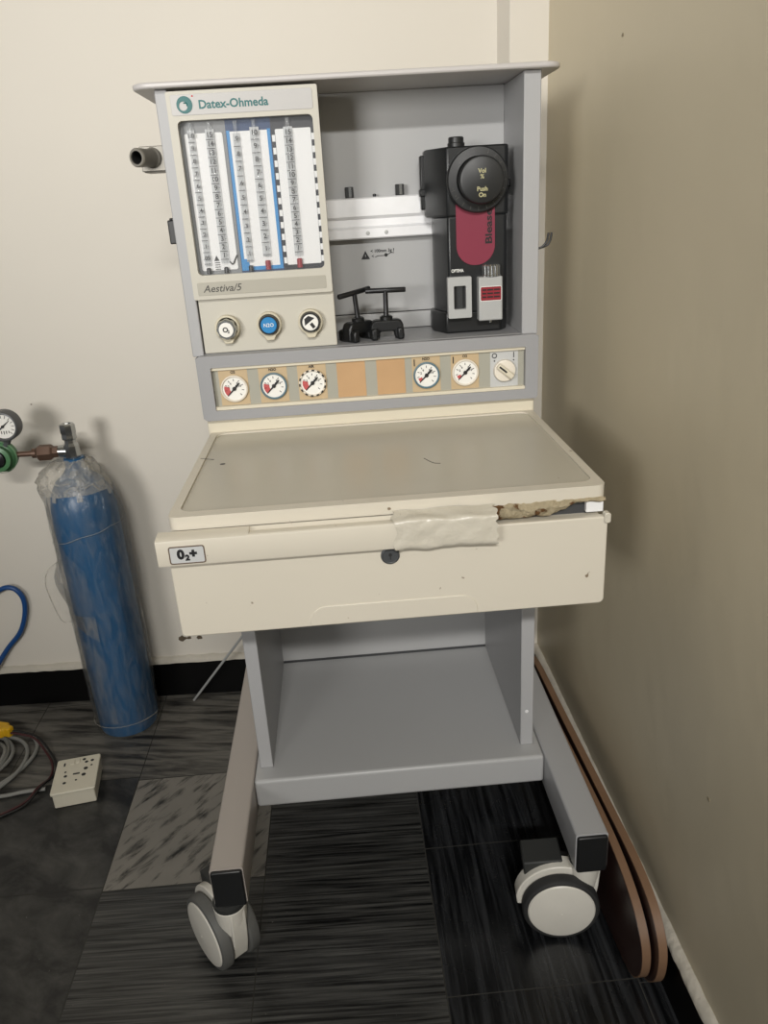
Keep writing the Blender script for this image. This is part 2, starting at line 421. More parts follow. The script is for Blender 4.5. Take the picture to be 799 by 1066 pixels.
# printed warning on the bay back
bm = BM()
poly(bm, [(0.003, 1.056), (0.018, 1.056), (0.0105, 1.070)], XZ, 0.1372, 0.1379, holes=[[(0.0098, 1.0635), (0.0112, 1.0635), (0.0108, 1.0595), (0.0102, 1.0595)]])
text_into(bm, '< 100mm 3g ?', 0.0072, front(0.040, 0.1376, 1.0685, 0.0), bold=0.0002)
text_into(bm, '<', 0.0072, front(0.023, 0.1376, 1.0600), bold=0.0002)
tube(bm, catmull([(0.027, 0.1375, 1.0585), (0.032, 0.1375, 1.0605), (0.038, 0.1375, 1.0605), (0.047, 0.1375, 1.061), (0.054, 0.1375, 1.0645), (0.060, 0.1375, 1.064)], 4), 0.0006, 6)
lathe(bm, (0.046, 0.1378, 1.0612), (0, -1, 0), [(0, 0), (0.003, 0), (0.003, 0.0006), (0, 0.0006)], 12)
P('warning_print', bm, M['ink'], label='black printed warning triangle')

# aluminium mounting rail
rail = BM()
prof = [(0.134, 1.090), (0.119, 1.090), (0.117, 1.092), (0.117, 1.106), (0.121, 1.108), (0.124, 1.110), (0.124, 1.121), (0.119, 1.124), (0.117, 1.126), (0.117, 1.153), (0.119, 1.155), (0.134, 1.155)]
poly(rail, prof, YZ, -0.050, 0.2519); r_ = P('mounting_rail', rail, M['alu'], label='brushed aluminium rail across the bay')
for x in (-0.0105, 0.0735):
    bm = BM(); box(bm, x-0.0070, x+0.0070, 0.1200, 0.1335, 1.1552, 1.1722)
    P('rail_post', bm, M['black'], r_, bevel=0.0008)
    bm = BM(); box(bm, x-0.0010, x+0.0035, 0.1190, 0.1202, 1.1560, 1.1715); P('post_pin', bm, M['chrome'], r_)
bm = BM(); lathe(bm, (0.031, 0.126, 1.1552), (0, 0, 1), [(0.003, 0), (0.003, 0.004), (0, 0.005)], 12); P('rail_screw', bm, M['steel_dark'], r_)
for x in (0.016, 0.047):
    bm = BM(); lathe(bm, (x, 0.117, 1.099), (0, -1, 0), [(0.0034, -0.0005), (0.0034, 0.0008), (0.002, 0.0012), (0.002, 0.0004), (0, 0.0004)], 14); P('rail_bolt', bm, M['silver'], r_)

# ---- flowmeter module
W0, W1, WZ0, WZ1 = -0.254, -0.0595, 1.0565, 1.2705
bm = BM()
hole = rrect(W0, W1, WZ0, WZ1, 0.007)
poly(bm, rrect(-0.2655, -0.0500, 1.0205, 1.3085, 0.003), XZ, -0.008, 0.004, holes=[hole])
box(bm, -0.2635, -0.0500, 0.012, 0.134, 1.0205, 1.3085)
poly(bm, rrect(-0.2635, -0.0500, 1.0205, 1.3085, 0.002), XZ, 0.004, 0.013, holes=[rrect(W0-.002, W1+.002, WZ0-.002, WZ1+.002, 0.007)])
flow = P('flowmeter_housing', bm, M['module'], bevel=0.0014)
bm = BM(); poly(bm, rrect(-0.2620, -0.0490, 0.9355, 1.0205, 0.002), XZ, 0.002, 0.134); P('flow_control_housing', bm, M['module'], bevel=0.0014)
# brand plate above the window
bm = BM(); poly(bm, rrect(-0.2595, -0.0575, 1.2770, 1.3040, 0.003), XZ, -0.0088, -0.007); P('name_plate', bm, M['module_plate'], flow, bevel=0.0004)
bm = BM(); poly(bm, circ(-0.240, 1.2905, 0.0112, 36), XZ, -0.0096, -0.0088, holes=[circ(-0.2418, 1.2890, 0.0060, 24)]); 
tube(bm, catmull([(-0.2412, -0.0092, 1.2930), (-0.2370, -0.0092, 1.2925), (-0.2362, -0.0092, 1.2885)], 5), 0.0009, 6)
text_into(bm, 'Datex-Ohmeda', 0.0155, front(-0.1702, -0.0090, 1.2895), bold=0.0004, width=0.099)
P('maker_lettering', bm, M['teal'], flow, label='teal lettering and round emblem')
bm = BM(); lathe(bm, (-0.2277, -0.0088, 1.3012), (0, -1, 0), [(0.0013, -0.0002), (0.0013, 0.0004), (0, 0.0004)], 10); P('emblem_dot', bm, M['red_dot'], flow)
# badge strip below
bm = BM(); poly(bm, rrect(-0.2580, -0.0590, 1.0265, 1.0460, 0.002), XZ, -0.0087, -0.007); P('badge_strip', bm, M['plate_badge'], flow, bevel=0.0004)
bm = BM(); text_into(bm, 'Aestiva/5', 0.0150, front(-0.2195, -0.0090, 1.0360), shear=0.28, width=0.060, bold=0.0001); P('model_lettering', bm, M['ink_grey'], flow)

# scale plates behind the window
def column(name, x0, x1, body_m, head_m, border_m=None):
    bm = BM(); box(bm, x0, x1, 0.0085, 0.0118, WZ0-0.001, WZ1+0.001); return P(name, bm, body_m, flow)
PL = 0.0085
c1 = column('oxygen_column', -0.2555, -0.1885, M['dim_grey'], None)
bm = BM(); poly(bm, rrect(-0.2490, -0.1935, 1.062, 1.2545, 0.003), XZ, PL-0.0012, PL); P('scale_plate', bm, M['white_plate'], flow)
c2 = column('nitrous_oxide_column', -0.1885, -0.1225, M['blue_dark'], None)
bm = BM()
for (a, b) in ((-0.1875, -0.1828), (-0.1282, -0.1235)): box(bm, a, b, PL-0.001, PL, 1.059, 1.256)
box(bm, -0.1875, -0.1755, PL-0.0015, PL, 1.059, 1.076); box(bm, -0.1875, -0.1235, PL-0.0011, PL, 1.059, 1.0645)
P('blue_border', bm, M['blue'], flow)
bm = BM(); box(bm, -0.1835, -0.1275, PL-0.0009, PL, 1.0645, 1.2545); P('scale_plate', bm, M['white_plate'], flow)
c3 = column('air_column', -0.1225, -0.0575, M['navy'], None)
bm = BM(); poly(bm, rrect(-0.1165, -0.0640, 1.0635, 1.2545, 0.002), XZ, PL-0.0012, PL); P('scale_plate', bm, M['white_plate'], flow)
bm = BM(); bm2 = BM()
for k in range(11):
    z = 1.066+k*0.0172
    box(bm, -0.1215, -0.1170, PL-0.0010, PL, z, z+0.0088); box(bm2, -0.0636, -0.0595, PL-0.0010, PL, z, z+0.0088)
P('striped_border', bm, M['white_plate'], flow); P('striped_border', bm2, M['white_plate'], flow)
# glass tubes with their printed scales
def flow_tube(x, nums, z0, z1, hw=0.0066, size=0.0098):
    bm = BM(); box(bm, x-hw, x+hw, PL-0.0026, PL-0.0012, z0-0.012, z1+0.008)
    P('scale_strip', bm, M['scale_strip'], flow)
    bm = BM(); lathe(bm, (x, PL-0.0052, z0-0.014), (0, 0, 1), [(0.0030, 0), (0.0030, 1.268-(z0-0.014)), (0.0024, 1.268-(z0-0.014)), (0.0024, 0.0), (0.0030, 0)], 14)
    P('flow_tube', bm, M['tube_glass'], flow)
    # graduations are printed on the front of the tube
    bm = BM(); n = len(nums)
    for k, s in enumerate(nums):
        z = z1+(z0-z1)*k/(n-1)
        text_into(bm, s, size, front(x, PL-0.0084, z), bold=0.00018)
        zz = z+(z0-z1)/(n-1)*0.5
        box(bm, x-hw*0.9, x+hw*0.9, PL-0.0086, PL-0.0082, zz-0.00045, zz+0.00045)
        box(bm, x+hw*0.62, x+hw*0.9, PL-0.0086, PL-0.0082, z-0.0003, z+0.0003)
    P('scale_numbers', bm, M['ink'], flow)
    bm = BM(); lathe(bm, (x, PL-0.0052, 1.2575), (0, 0, 1), [(0, 0), (0.0034, 0), (0.0034, 0.011), (0, 0.011)], 14); P('tube_cap', bm, M['clear'], flow)
flow_tube(-0.2385, ['1.0', '.9', '.8', '.7', '.6', '.5', '.4', '.3', '.2', '.1', '.05'], 1.081, 1.251, 0.0052, 0.0085)
flow_tube(-0.2115, [str(k) for k in range(15, 0, -1)], 1.084, 1.251)
flow_tube(-0.1735, ['.9', '.8', '.7', '.6', '.5', '.4', '.3', '.2', '.1'], 1.084, 1.244, 0.0052, 0.0085)
flow_tube(-0.1465, [str(k) for k in range(10, 0, -1)], 1.090, 1.251)
flow_tube(-0.0975, [str(k) for k in range(15, 0, -1)], 1.088, 1.249)
for x in (-0.1465, -0.0975):
    bm = BM(); lathe(bm, (x, PL-0.0052, 1.0590), (0, 0, 1), [(0, 0), (0.0042, 0), (0.0042, 0.0125), (0.0030, 0.0135), (0, 0.0135)], 16); P('tube_foot', bm, M['red_label'], flow)
for x in (-0.2385, -0.2115, -0.1735):
    bm = BM(); lathe(bm, (x, PL-0.0052, 1.0575), (0, 0, 1), [(0, 0), (0.0036, 0), (0.0036, 0.0070), (0.0024, 0.0090), (0, 0.0090)], 16); P('tube_foot', bm, M['steel_dark'], flow)
bm = BM()
poly(bm, [(-0.2290, 1.0760), (-0.2210, 1.0760), (-0.2250, 1.0840)], XZ, PL-0.0020, PL-0.0010)
for k in range(4): box(bm, -0.2285, -0.2205, PL-0.0018, PL-0.0010, 1.0630+k*0.0032, 1.0642+k*0.0032)
tube(bm, catmull([(-0.2050, PL-0.004, 1.0740), (-0.2010, PL-0.004, 1.0700), (-0.1960, PL-0.004, 1.0780), (-0.1930, PL-0.004, 1.0830)], 4), 0.0009, 6)
P('warning_print', bm, M['ink'], flow)
bm = BM(); poly(bm, rrect(W0-0.001, W1+0.001, WZ0-0.001, WZ1+0.001, 0.007), XZ, -0.0025, -0.0012); P('window_cover', bm, M['clear'], flow)

# flow control knobs
def knob(x, z, style):
    bm = BM()
    outer = circ(x, z, 0.0195, 40)
    outer = [(u, v) for (u, v) in outer if v > z-0.0165]
    # teardrop guard around the knob
    arc = [(x+0.0195*math.cos(t), z+0.0195*math.sin(t)) for t in [math.radians(-60+300*k/36) for k in range(37)]]
    arc += [(x-0.0060, z-0.0245), (x+0.0060, z-0.0245)]
    poly(bm, arc, XZ, -0.010, 0.004, holes=[circ(x, z, 0.0160, 32)])
    k = P('flow_control_knob', bm, M['guard'], bevel=0.001)
    if style == 'o2':
        bm = BM(); lathe(bm, (x, 0.003, z-0.001), (0, -1, 0), [(0.0158, 0), (0.0158, 0.012), (0.0150, 0.024), (0.0138, 0.026), (0, 0.026)], 48, flute=(8, 0.03)); P('knob_grip', bm, M['chrome'], k, label='fluted chrome grip')
        bm = BM(); lathe(bm, (x, -0.0231, z-0.001), (0, -1, 0), [(0.0112, 0), (0.0112, 0.0012), (0, 0.0016)], 32); P('knob_cap', bm, M['dial_white'], k)
        bm = BM(); text_into(bm, 'O', 0.0105, front(x-0.001, -0.0250, z-0.001), bold=0.0003); text_into(bm, '2', 0.006, front(x+0.0035, -0.0250, z-0.004), bold=0.0002); P('knob_print', bm, M['ink'], k)
    else:
        bm = BM(); lathe(bm, (x, 0.003, z), (0, -1, 0), [(0.0157, 0), (0.0157, 0.014), (0.0150, 0.0205), (0.0128, 0.0205), (0.0128, 0.018), (0, 0.018)], 40); P('knob_grip', bm, M['black'], k)
        bm = BM(); lathe(bm, (x, -0.0148, z), (0, -1, 0), [(0.0126, 0), (0.0126, 0.0020), (0.0118, 0.0026), (0, 0.0026)], 36); P('knob_cap', bm, M['blue'] if style == 'n2o' else M['dial_white'], k)
        bm = BM()
        if style == 'n2o':
            text_into(bm, 'N2O', 0.0078, front(x, -0.0177, z), bold=0.0001); P('knob_print', bm, M['white_ink'], k)
        else:
            T = Matrix.Translation((x, -0.0177, z)) @ Matrix.Rotation(math.radians(-35), 4, 'Y')
            poly(bm, [(-0.0095, 0.0015), (-0.004, 0.0100), (0.004, 0.0100), (0.0095, 0.0015)], XZ, -0.0003, 0.0003, T=T)
            poly(bm, [(-0.0025, -0.0100), (0.0025, -0.0100), (0.0025, -0.0015), (-0.0025, -0.0015)], XZ, -0.0003, 0.0003, T=T)
            P('knob_print', bm, M['ink'], k)
knob(-0.2205, 0.9755, 'o2'); knob(-0.1545, 0.9765, 'n2o'); knob(-0.0890, 0.9765, 'air')

# ---- gauge panel in its grey bumper frame
bm = BM(); poly(bm, rrect(-0.2750, 0.2760, 0.8290, 0.9342, 0.006), XZ, -0.016, 0.0, holes=[rrect(-0.2545, 0.2550, 0.8450, 0.9150, 0.0015, 2)])
for s in (-1, 1): box(bm, s*0.2755-0.0015, s*0.2755+0.0015, -0.012, 0.19, 0.832, 0.931)
gf = P('gauge_frame', bm, M['grey_frame'], bevel=0.003, seg=3)
bm = BM(); box(bm, -0.2548, 0.2553, -0.0115, -0.004, 0.9095, 0.9152); box(bm, -0.2548, 0.2553, -0.0125, -0.004, 0.8448, 0.8505); P('trim_strip', bm, M['cream_clean'], gf, bevel=0.0008)
bm = BM(); box(bm, -0.2540, 0.2545, -0.0055, 0.0, 0.8505, 0.9095); P('gauge_panel', bm, M['sep'], gf)
XS = [-0.2215, -0.1575, -0.0945, -0.0305, 0.0345, 0.0925, 0.1565]
for i, x in enumerate(XS):
    bm = BM(); box(bm, x-0.0232, x+0.0232, -0.0062, -0.0050, 0.8512, 0.9088)
    P('gauge_square' if i not in (3, 4) else 'blank_square', bm, M['orange'] if i in (3, 4) else M['peach'], gf, label=None if i not in (3, 4) else 'blank faded orange square')
bm = BM(); box(bm, 0.1985, 0.2445, -0.0062, -0.0050, 0.8505, 0.9095); P('switch_square', bm, M['panel_grey'], gf)
def gauge(x, z, ring, head, dashed=False, bar=False, r=0.0205, red=1.0):
    bm = BM(); lathe(bm, (x, -0.0060, z), (0, -1, 0), [(r, 0), (r+0.0012, 0.001), (r+0.0012, 0.005), (r-0.0004, 0.0058), (r-0.0016, 0.0045), (r-0.0016, 0.002)], 48)
    g_ = P('pressure_gauge', bm, ring)
    if dashed:
        bm = BM()
        for k in range(14):
            t0 = 2*PI*k/14; pts = [(x+(r+0.0016)*math.cos(t0+d), z+(r+0.0016)*math.sin(t0+d)) for d in (0, .07, .14, .21)]
            pts += [(x+(r-0.0008)*math.cos(t0+d), z+(r-0.0008)*math.sin(t0+d)) for d in (.21, .14, .07, 0)]
            poly(bm, pts, XZ, -0.0122, -0.0108)
        P('ring_dashes', bm, M['ink'], g_)
    bm = BM(); lathe(bm, (x, -0.0075, z), (0, -1, 0), [(r-0.0012, 0), (r-0.0012, 0.0012), (0, 0.0012)], 40); P('dial_face', bm, M['dial_white'], g_)
    bm = BM()
    a0, a1 = math.radians(225), math.radians(225-62*red)
    ro, ri = (r*0.80, r*0.36) if red == 1 else (r*0.72, r*0.40)
    pts = [(x+ro*math.cos(a0+(a1-a0)*k/6), z+ro*math.sin(a0+(a1-a0)*k/6)) for k in range(7)]+[(x+ri*math.cos(a1+(a0-a1)*k/6), z+ri*math.sin(a1+(a0-a1)*k/6)) for k in range(7)]
    poly(bm, pts, XZ, -0.0091, -0.0086); P('red_zone', bm, M['red_zone'], g_)
    bm = BM()
    for k in range(9):
        t = math.radians(225-270*k/8)
        T = Matrix.Translation((x+r*0.68*math.cos(t), -0.0089, z+r*0.68*math.sin(t))) @ Matrix.Rotation(-t, 4, 'Y')
        box(bm, -0.0018, 0.0018, -0.0002, 0.0002, -0.0005, 0.0005, T=T)
    for k, s in ((2, '2'), (3, '4'), (5, '8'), (6, '10')):
        t = math.radians(225-270*k/8); text_into(bm, s, 0.0050, front(x+r*0.47*math.cos(t), -0.0089, z+r*0.47*math.sin(t)), bold=0.0001)
    text_into(bm, head, 0.0058, front(x, -0.0066, z+0.0262), bold=0.0002)
    if bar: box(bm, x-0.0200, x-0.0183, -0.0068, -0.0060, z+0.0155, z+0.0265)
    P('dial_print', bm, M['ink'], g_)
    bm = BM(); T = Matrix.Translation((x, -0.0100, z)) @ Matrix.Rotation(math.radians(-45), 4, 'Y')
    poly(bm, [(-r*0.80, -0.0006), (-r*0.80, 0.0006), (-0.001, 0.0013), (r*0.35, 0.0013), (r*0.35, -0.0013), (-0.001, -0.0013)], XZ, -0.0003, 0.0003, T=T)
    poly(bm, [(r*0.20, 0.0020), (r*0.62, 0.0010), (r*0.62, -0.0010), (r*0.20, -0.0020)], XZ, -0.0004, 0.0002, T=T)
    lathe(bm, (x, -0.0090, z), (0, -1, 0), [(0.0032, 0), (0.0032, 0.0022), (0, 0.0024)], 16); P('needle', bm, M['ink'], g_)
GZ = 0.8785
gauge(XS[0], GZ, M['silver_ring'], 'O2'); gauge(XS[1], GZ, M['blue_ring'], 'N2O'); gauge(XS[2], GZ+0.0005, M['silver_ring'], 'AIR', dashed=True)
gauge(XS[5], GZ, M['blue_ring'], 'N2O', bar=True, red=0.4); gauge(XS[6], GZ, M['silver_ring'], 'O2', bar=True, red=0.4)
# system switch
bm = BM(); lathe(bm, (0.2215, -0.0062, 0.8775), (0, -1, 0), [(0.0180, 0), (0.0184, 0.003), (0.0172, 0.0075), (0.0160, 0.0080), (0, 0.0080)], 44); sw = P('system_switch', bm, M['silver_ring'])
bm = BM(); T = Matrix.Translation((0.2215, -0.0140, 0.8775)) @ Matrix.Rotation(math.radians(40), 4, 'Y'); box(bm, -0.0160, 0.0160, -0.0075, 0.0005, -0.0046, 0.0046, T=T); P('switch_grip', bm, M['cream_clean'], sw, bevel=0.0016)
bm = BM(); T = Matrix.Translation((0.2215, -0.0218, 0.8775)) @ Matrix.Rotation(math.radians(40), 4, 'Y'); box(bm, -0.0135, 0.002, -0.0004, 0.0004, -0.0014, 0.0014, T=T); P('switch_pointer', bm, M['ink'], sw)
for x in (0.2055, 0.2374):
    bm = BM()
    if x < 0.21: poly(bm, circ(x, 0.9020, 0.0042, 24), XZ, -0.0068, -0.0062, holes=[circ(x, 0.9020, 0.0030, 20)])
    else: box(bm, x-0.0006, x+0.0006, -0.0068, -0.0061, 0.8975, 0.9065)
    P('switch_mark', bm, M['ink'], gf)
    bm = BM(); lathe(bm, (x, -0.0061, 0.8935), (0, -1, 0), [(0.0012, 0), (0.0012, 0.0007), (0, 0.0007)], 10); P('switch_dot', bm, M['ink'], gf)

# ---- cream band, work surface and drawer
bm = BM(); box(bm, -0.2740, 0.2735, -0.001, 0.19, 0.786, 0.8288); P('cream_band', bm, M['cream_clean'], bevel=0.002)
bm = BM(); poly(bm, rrect(-0.2705, 0.2710, -0.3820, -0.0012, (0.012, 0.012, 0.002, 0.002)), XY, 0.7885, 0.8020)
poly(bm, rrect(-0.2705, 0.2710, -0.3820, -0.0012, (0.012, 0.012, 0.002, 0.002)), XY, 0.8020, 0.8055, holes=[rrect(-0.2590, 0.2600, -0.3640, -0.0090, 0.016, 6)])
box(bm, -0.268, 0.2685, -0.3775, -0.001, 0.7835, 0.7887)
P('work_surface', bm, M['cream'], bevel=0.0042, seg=4)
bm = BM(); poly(bm, rrect(-0.2588, 0.2598, -0.3638, -0.0092, 0.016, 6), XY, 0.8015, 0.8030)
inl = P('surface_inlay', bm, M['inlay'], label='recessed grey-cream tray of the work surface')
bm = BM(); tube(bm, catmull([(0.062, -0.215, 0.8031), (0.069, -0.232, 0.8031), (0.074, -0.240, 0.8031), (0.082, -0.243, 0.8031)], 5), 0.0006, 5); P('scuff_mark', bm, M['ink_grey'], inl)
bm = BM(); tube(bm, catmull([(-0.266, -0.145, 0.8056), (-0.260, -0.146, 0.8056), (-0.257, -0.146, 0.8050), (-0.246, -0.146, 0.8032)], 4), 0.0005, 5); P('scuff_mark', bm, M['ink_grey'], inl)
bm = BM(); lathe(bm, (-0.230, -0.171, 0.8029), (0, 0, 1), [(0.0045, 0), (0.003, 0.0005), (0, 0.0006)], 10); P('scuff_mark', bm, M['ink_grey'], inl)

bm = BM()
poly(bm, rrect(-0.2740, 0.2715, 0.6450, 0.7670, (0.006, 0.007, 0.008, 0.002)), XZ, -0.3910, -0.380)
box(bm, -0.268, 0.265, -0.382, -0.02, 0.650, 0.7655)
dr = P('drawer', bm, M['cream'], bevel=0.0035, seg=3)
bm = BM(); poly(bm, rrect(-0.110, 0.106, 0.6465, 0.6735, (0.001, 0.001, 0.022, 0.022), 8), XZ, -0.3922, -0.390); P('drawer_pull_panel', bm, M['cream'], dr, bevel=0.0009)
# handle ledge along the top of the drawer front, broken off at the right
bm = BM()
fr = [(-0.3905, 0.7520), (-0.4050, 0.7520), (-0.4072, 0.7529), (-0.4080, 0.7550), (-0.4080, 0.7835), (-0.4074, 0.7855), (-0.4058, 0.7866)]
pa = fr+[(-0.3980, 0.7880), (-0.3890, 0.7888), (-0.3845, 0.7888), (-0.3845, 0.7665), (-0.3905, 0.7665)]
pb = fr+[(-0.4010, 0.7868), (-0.3985, 0.7840), (-0.3890, 0.7842), (-0.3845, 0.7880), (-0.3845, 0.7665), (-0.3905, 0.7665)]
poly(bm, pa, YZ, -0.2830, -0.172); poly(bm, pb, YZ, -0.172, 0.1235)
P('handle_ledge', bm, M['cream'], dr)
bm = BM(); poly(bm, rrect(-0.2685, -0.2255, 0.7555, 0.7785, 0.003), XZ, -0.4088, -0.4075, holes=[rrect(-0.2672, -0.2268, 0.7568, 0.7772, 0.002)]); lb = P('label_border', bm, mat('brown_label_border', (92, 74, 58), 0.5), dr)
bm = BM(); poly(bm, rrect(-0.2675, -0.2265, 0.7565, 0.7775, 0.002), XZ, -0.4085, -0.4075); P('oxygen_label', bm, M['panel_grey'], dr, label='small grey O2+ label plate')
bm = BM(); text_into(bm, '0', 0.0165, front(-0.2545, -0.4088, 0.7675), bold=0.0009); text_into(bm, '2', 0.0095, front(-0.2470, -0.4088, 0.7632), bold=0.0007); text_into(bm, '+', 0.0150, front(-0.2395, -0.4088, 0.7680), bold=0.0010); P('label_print', bm, M['ink'], dr)
bm = BM(); lathe(bm, (-0.003, -0.3905, 0.7375), (0, -1, 0), [(0.0118, 0), (0.0118, 0.0022), (0.0098, 0.0034), (0.0090, 0.0028), (0, 0.0028)], 36); P('drawer_lock', bm, M['lock'], dr)
bm = BM(); box(bm, -0.0036, -0.0024, -0.3942, -0.3930, 0.7325, 0.7400); lathe(bm, (-0.003, -0.3930, 0.7388), (0, -1, 0), [(0.0022, 0), (0.0022, 0.0009), (0, 0.0009)], 12); P('keyhole', bm, M['hole'], dr)
# sticky tape holding the ledge end
def crumple(bm, x0, x1, prof, n, amp, seed, ragged=0.0):
    R = random.Random(seed); prev = None
    for k in range(n+1):
        t = k/n; sec = []
        for j, (y, z) in enumerate(prof):
            q = Vector((x0+(x1-x0)*t, y, z))
            d = noise.noise_vector(Vector((q.x*38+seed, q.y*60, q.z*60)))*amp
            q = q+Vector((0, -abs(d.y), d.z))
            if t < 0.08: q.x += 0.010*noise.noise(Vector((seed+3, z*60, y*60)))
            if t > 0.93: q.x += ragged*noise.noise(Vector((seed, z*170, y*120)))
            sec.append(bm.verts.new(q))
        if prev:
            for j in range(len(sec)-1): bm.faces.new((prev[j], sec[j], sec[j+1], prev[j+1]))
        prev = sec
bm = BM()
pts2 = [Vector((0, y, z)) for (y, z) in ((-0.3920, 0.7495), (-0.4055, 0.7498), (-0.4098, 0.7540), (-0.4100, 0.7640), (-0.4100, 0.7760), (-0.4096, 0.7860), (-0.4060, 0.7890), (-0.3980, 0.7900), (-0.3905, 0.7912), (-0.3835, 0.7925))]
prof = [(q.y, q.z) for q in catmull(pts2, 3)]
crumple(bm, 0.000, 0.1285, prof, 44, 0.0024, 5, 0.006)
tp = P('adhesive_tape', bm, M['tape'], dr, angle=80, label='crumpled yellowed tape over the ledge end')
# torn, rusty edge between drawer and work surface
bm = BM(); R = random.Random(9); prev = None
n = 90
for k in range(n+1):
    t = k/n; x = 0.020+0.249*t; sec = []
    low = 0.7700 if t < 0.70 else 0.7700+min(1, (t-0.70)/0.16)*0.0150
    for j in range(9):
        f = j/8; z = low+(0.7905-low)*f
        y = -0.3820-0.0035*math.sin(PI*f)
        d = noise.noise_vector(Vector((x*70, z*150, 3.3)))*0.0030+noise.noise_vector(Vector((x*210, z*320, 9)))*0.0013
        sec.append(bm.verts.new((x, y+d.y, z+d.z*(0.4+0.6*(1-f)))))
    if prev:
        for j in range(8): bm.faces.new((prev[j], sec[j], sec[j+1], prev[j+1]))
    prev = sec
for v in list(bm.verts): pass
ret = bmesh.ops.solidify(bm, geom=bm.faces[:], thickness=0.004)
P('broken_edge', bm, M['foam'], angle=60, label='torn rusty foam edge under the work surface')
bm = BM(); box(bm, -0.262, 0.262, -0.370, -0.02, 0.7655, 0.7837); P('drawer_gap_shade', bm, M['dark'])  # added dark box: shade of the open gap put into its colour
bm = BM(); poly(bm, rrect(0.247, 0.2690, 0.7690, 0.7835, 0.001), XZ, -0.3790, -0.371); P('slide_bracket', bm, M['white_plate'], bevel=0.001)
bm = BM(); poly(bm, rrect(0.2662, 0.2745, 0.7585, 0.7720, 0.003), XZ, -0.3935, -0.383); P('chipped_corner', bm, M['tape'], dr, bevel=0.001)

# ---- lower cabinet
bm = BM(); box(bm, -0.268, 0.268, 0.0, 0.19, 0.640, 0.830); P('column_body', bm, M['grey_panel'], bevel=0.002)
for (a, b) in ((-0.2415, -0.2190), (0.2205, 0.2430)):
    bm = BM(); box(bm, a, b, -0.152, 0.195, 0.2335, 0.648); sp = P('lower_side_panel', bm, M['grey'], bevel=0.0015)
    if a > 0:
        bm = BM(); lathe(bm, (0.2310, -0.1518, 0.305), (0, -1, 0), [(0.003, 0), (0.003, 0.0012), (0, 0.0016)], 14); P('panel_rivet', bm, M['white_plate'], sp)
bm = BM(); box(bm, -0.219, 0.2205, 0.183, 0.195, 0.2385, 0.645); P('lower_back_panel', bm, M['grey_panel'])
bm = BM(); box(bm, -0.219, 0.2205, 0.1815, 0.1835, 0.2335, 0.2385); P('rear_seam', bm, M['dark'])
bm = BM(); box(bm, -0.2503, 0.2555, -0.186, 0.205, 0.177, 0.2333); P('base_shelf', bm, M['grey_panel'], bevel=0.006, seg=4)
# legs, end caps, casters
def caster(leg, px, py, az, side):
    """twin-wheel swivel caster: az = direction (deg) of the wheel axis, measured from -y towards -x"""
    a = math.radians(az)
    ax = Vector((-math.sin(a), -math.cos(a), 0))            # outward along the axle (towards the viewer)
    tr = Vector((-math.cos(a), math.sin(a), 0))*side        # trail direction, pivot -> wheel
    mid = Vector((px, py, 0.0625))+tr*0.040
    up = Vector((0, 0, 1))
    def mp(u, v, w): return mid-tr*u+up*v+ax*w             # u points back to the pivot
    bm = BM()
    pts = [(-0.069, -0.006)]+[(0.0715*math.cos(math.radians(t)), 0.0715*math.sin(math.radians(t))) for t in range(172, 70, -8)]
    pts += [(0.020, 0.072), (0.020, 0.080), (0.062, 0.080), (0.064, 0.066), (0.062, 0.030), (0.058, 0.000), (0.050, -0.030), (0.036, -0.034), (0.020, -0.020), (0, -0.012), (-0.040, -0.010)]
    poly(bm, pts, mp, -0.013, 0.013)
    lathe(bm, Vector((px, py, 0.118)), (0, 0, 1), [(0.020, -0.03), (0.0245, 0.0), (0.0260, 0.022), (0, 0.022)], 28)
    c = P('caster_housing', bm, M['caster_white'], leg, bevel=0.003)
    sub = []
    bm = BM(); lathe(bm, Vector((px, py, 0.1400)), (0, 0, 1), [(0, 0), (0.0255, 0), (0.0255, 0.008), (0.0200, 0.010), (0.0200, 0.0225), (0, 0.0225)], 28); P('swivel_ring', bm, M['black_soft'], leg)
    for s in (-1, 1):
        bm = BM(); c0 = mid+ax*(0.0145*s)
        lathe(bm, c0, ax*s, [(0.030, 0), (0.0600, 0), (0.0625, 0.003), (0.0625, 0.0150), (0.0605, 0.0185), (0.0570, 0.0200), (0.0545, 0.0195), (0.0545, 0.0180), (0.030, 0.0170)], 56)
        P('wheel_tyre', bm, M['tyre_dark'] if az < 20 else M['tyre'], leg)
        bm = BM(); lathe(bm, c0, ax*s, [(0.0543, 0.0165), (0.0543, 0.0195), (0.0525, 0.0215), (0.040, 0.0240), (0.0014, 0.0252), (0.0012, 0.0246), (0, 0.0246)], 56); P('wheel_cover', bm, M['caster_white'], leg)
    # foot brake
    bm = BM(); T = Matrix(((-tr.x, ax.x, 0, mid.x), (-tr.y, ax.y, 0, mid.y), (0, 0, 1, mid.z), (0, 0, 0, 1)))
    T = T @ Matrix.Translation((-0.026, -0.024, 0.062)) @ Matrix.Rotation(math.radians(-5), 4, 'Y')
    box(bm, -0.032, 0.032, -0.026, 0.026, -0.018, 0.010, T=T)
    P('brake_pedal', bm, M['black_soft'], leg, bevel=0.003)
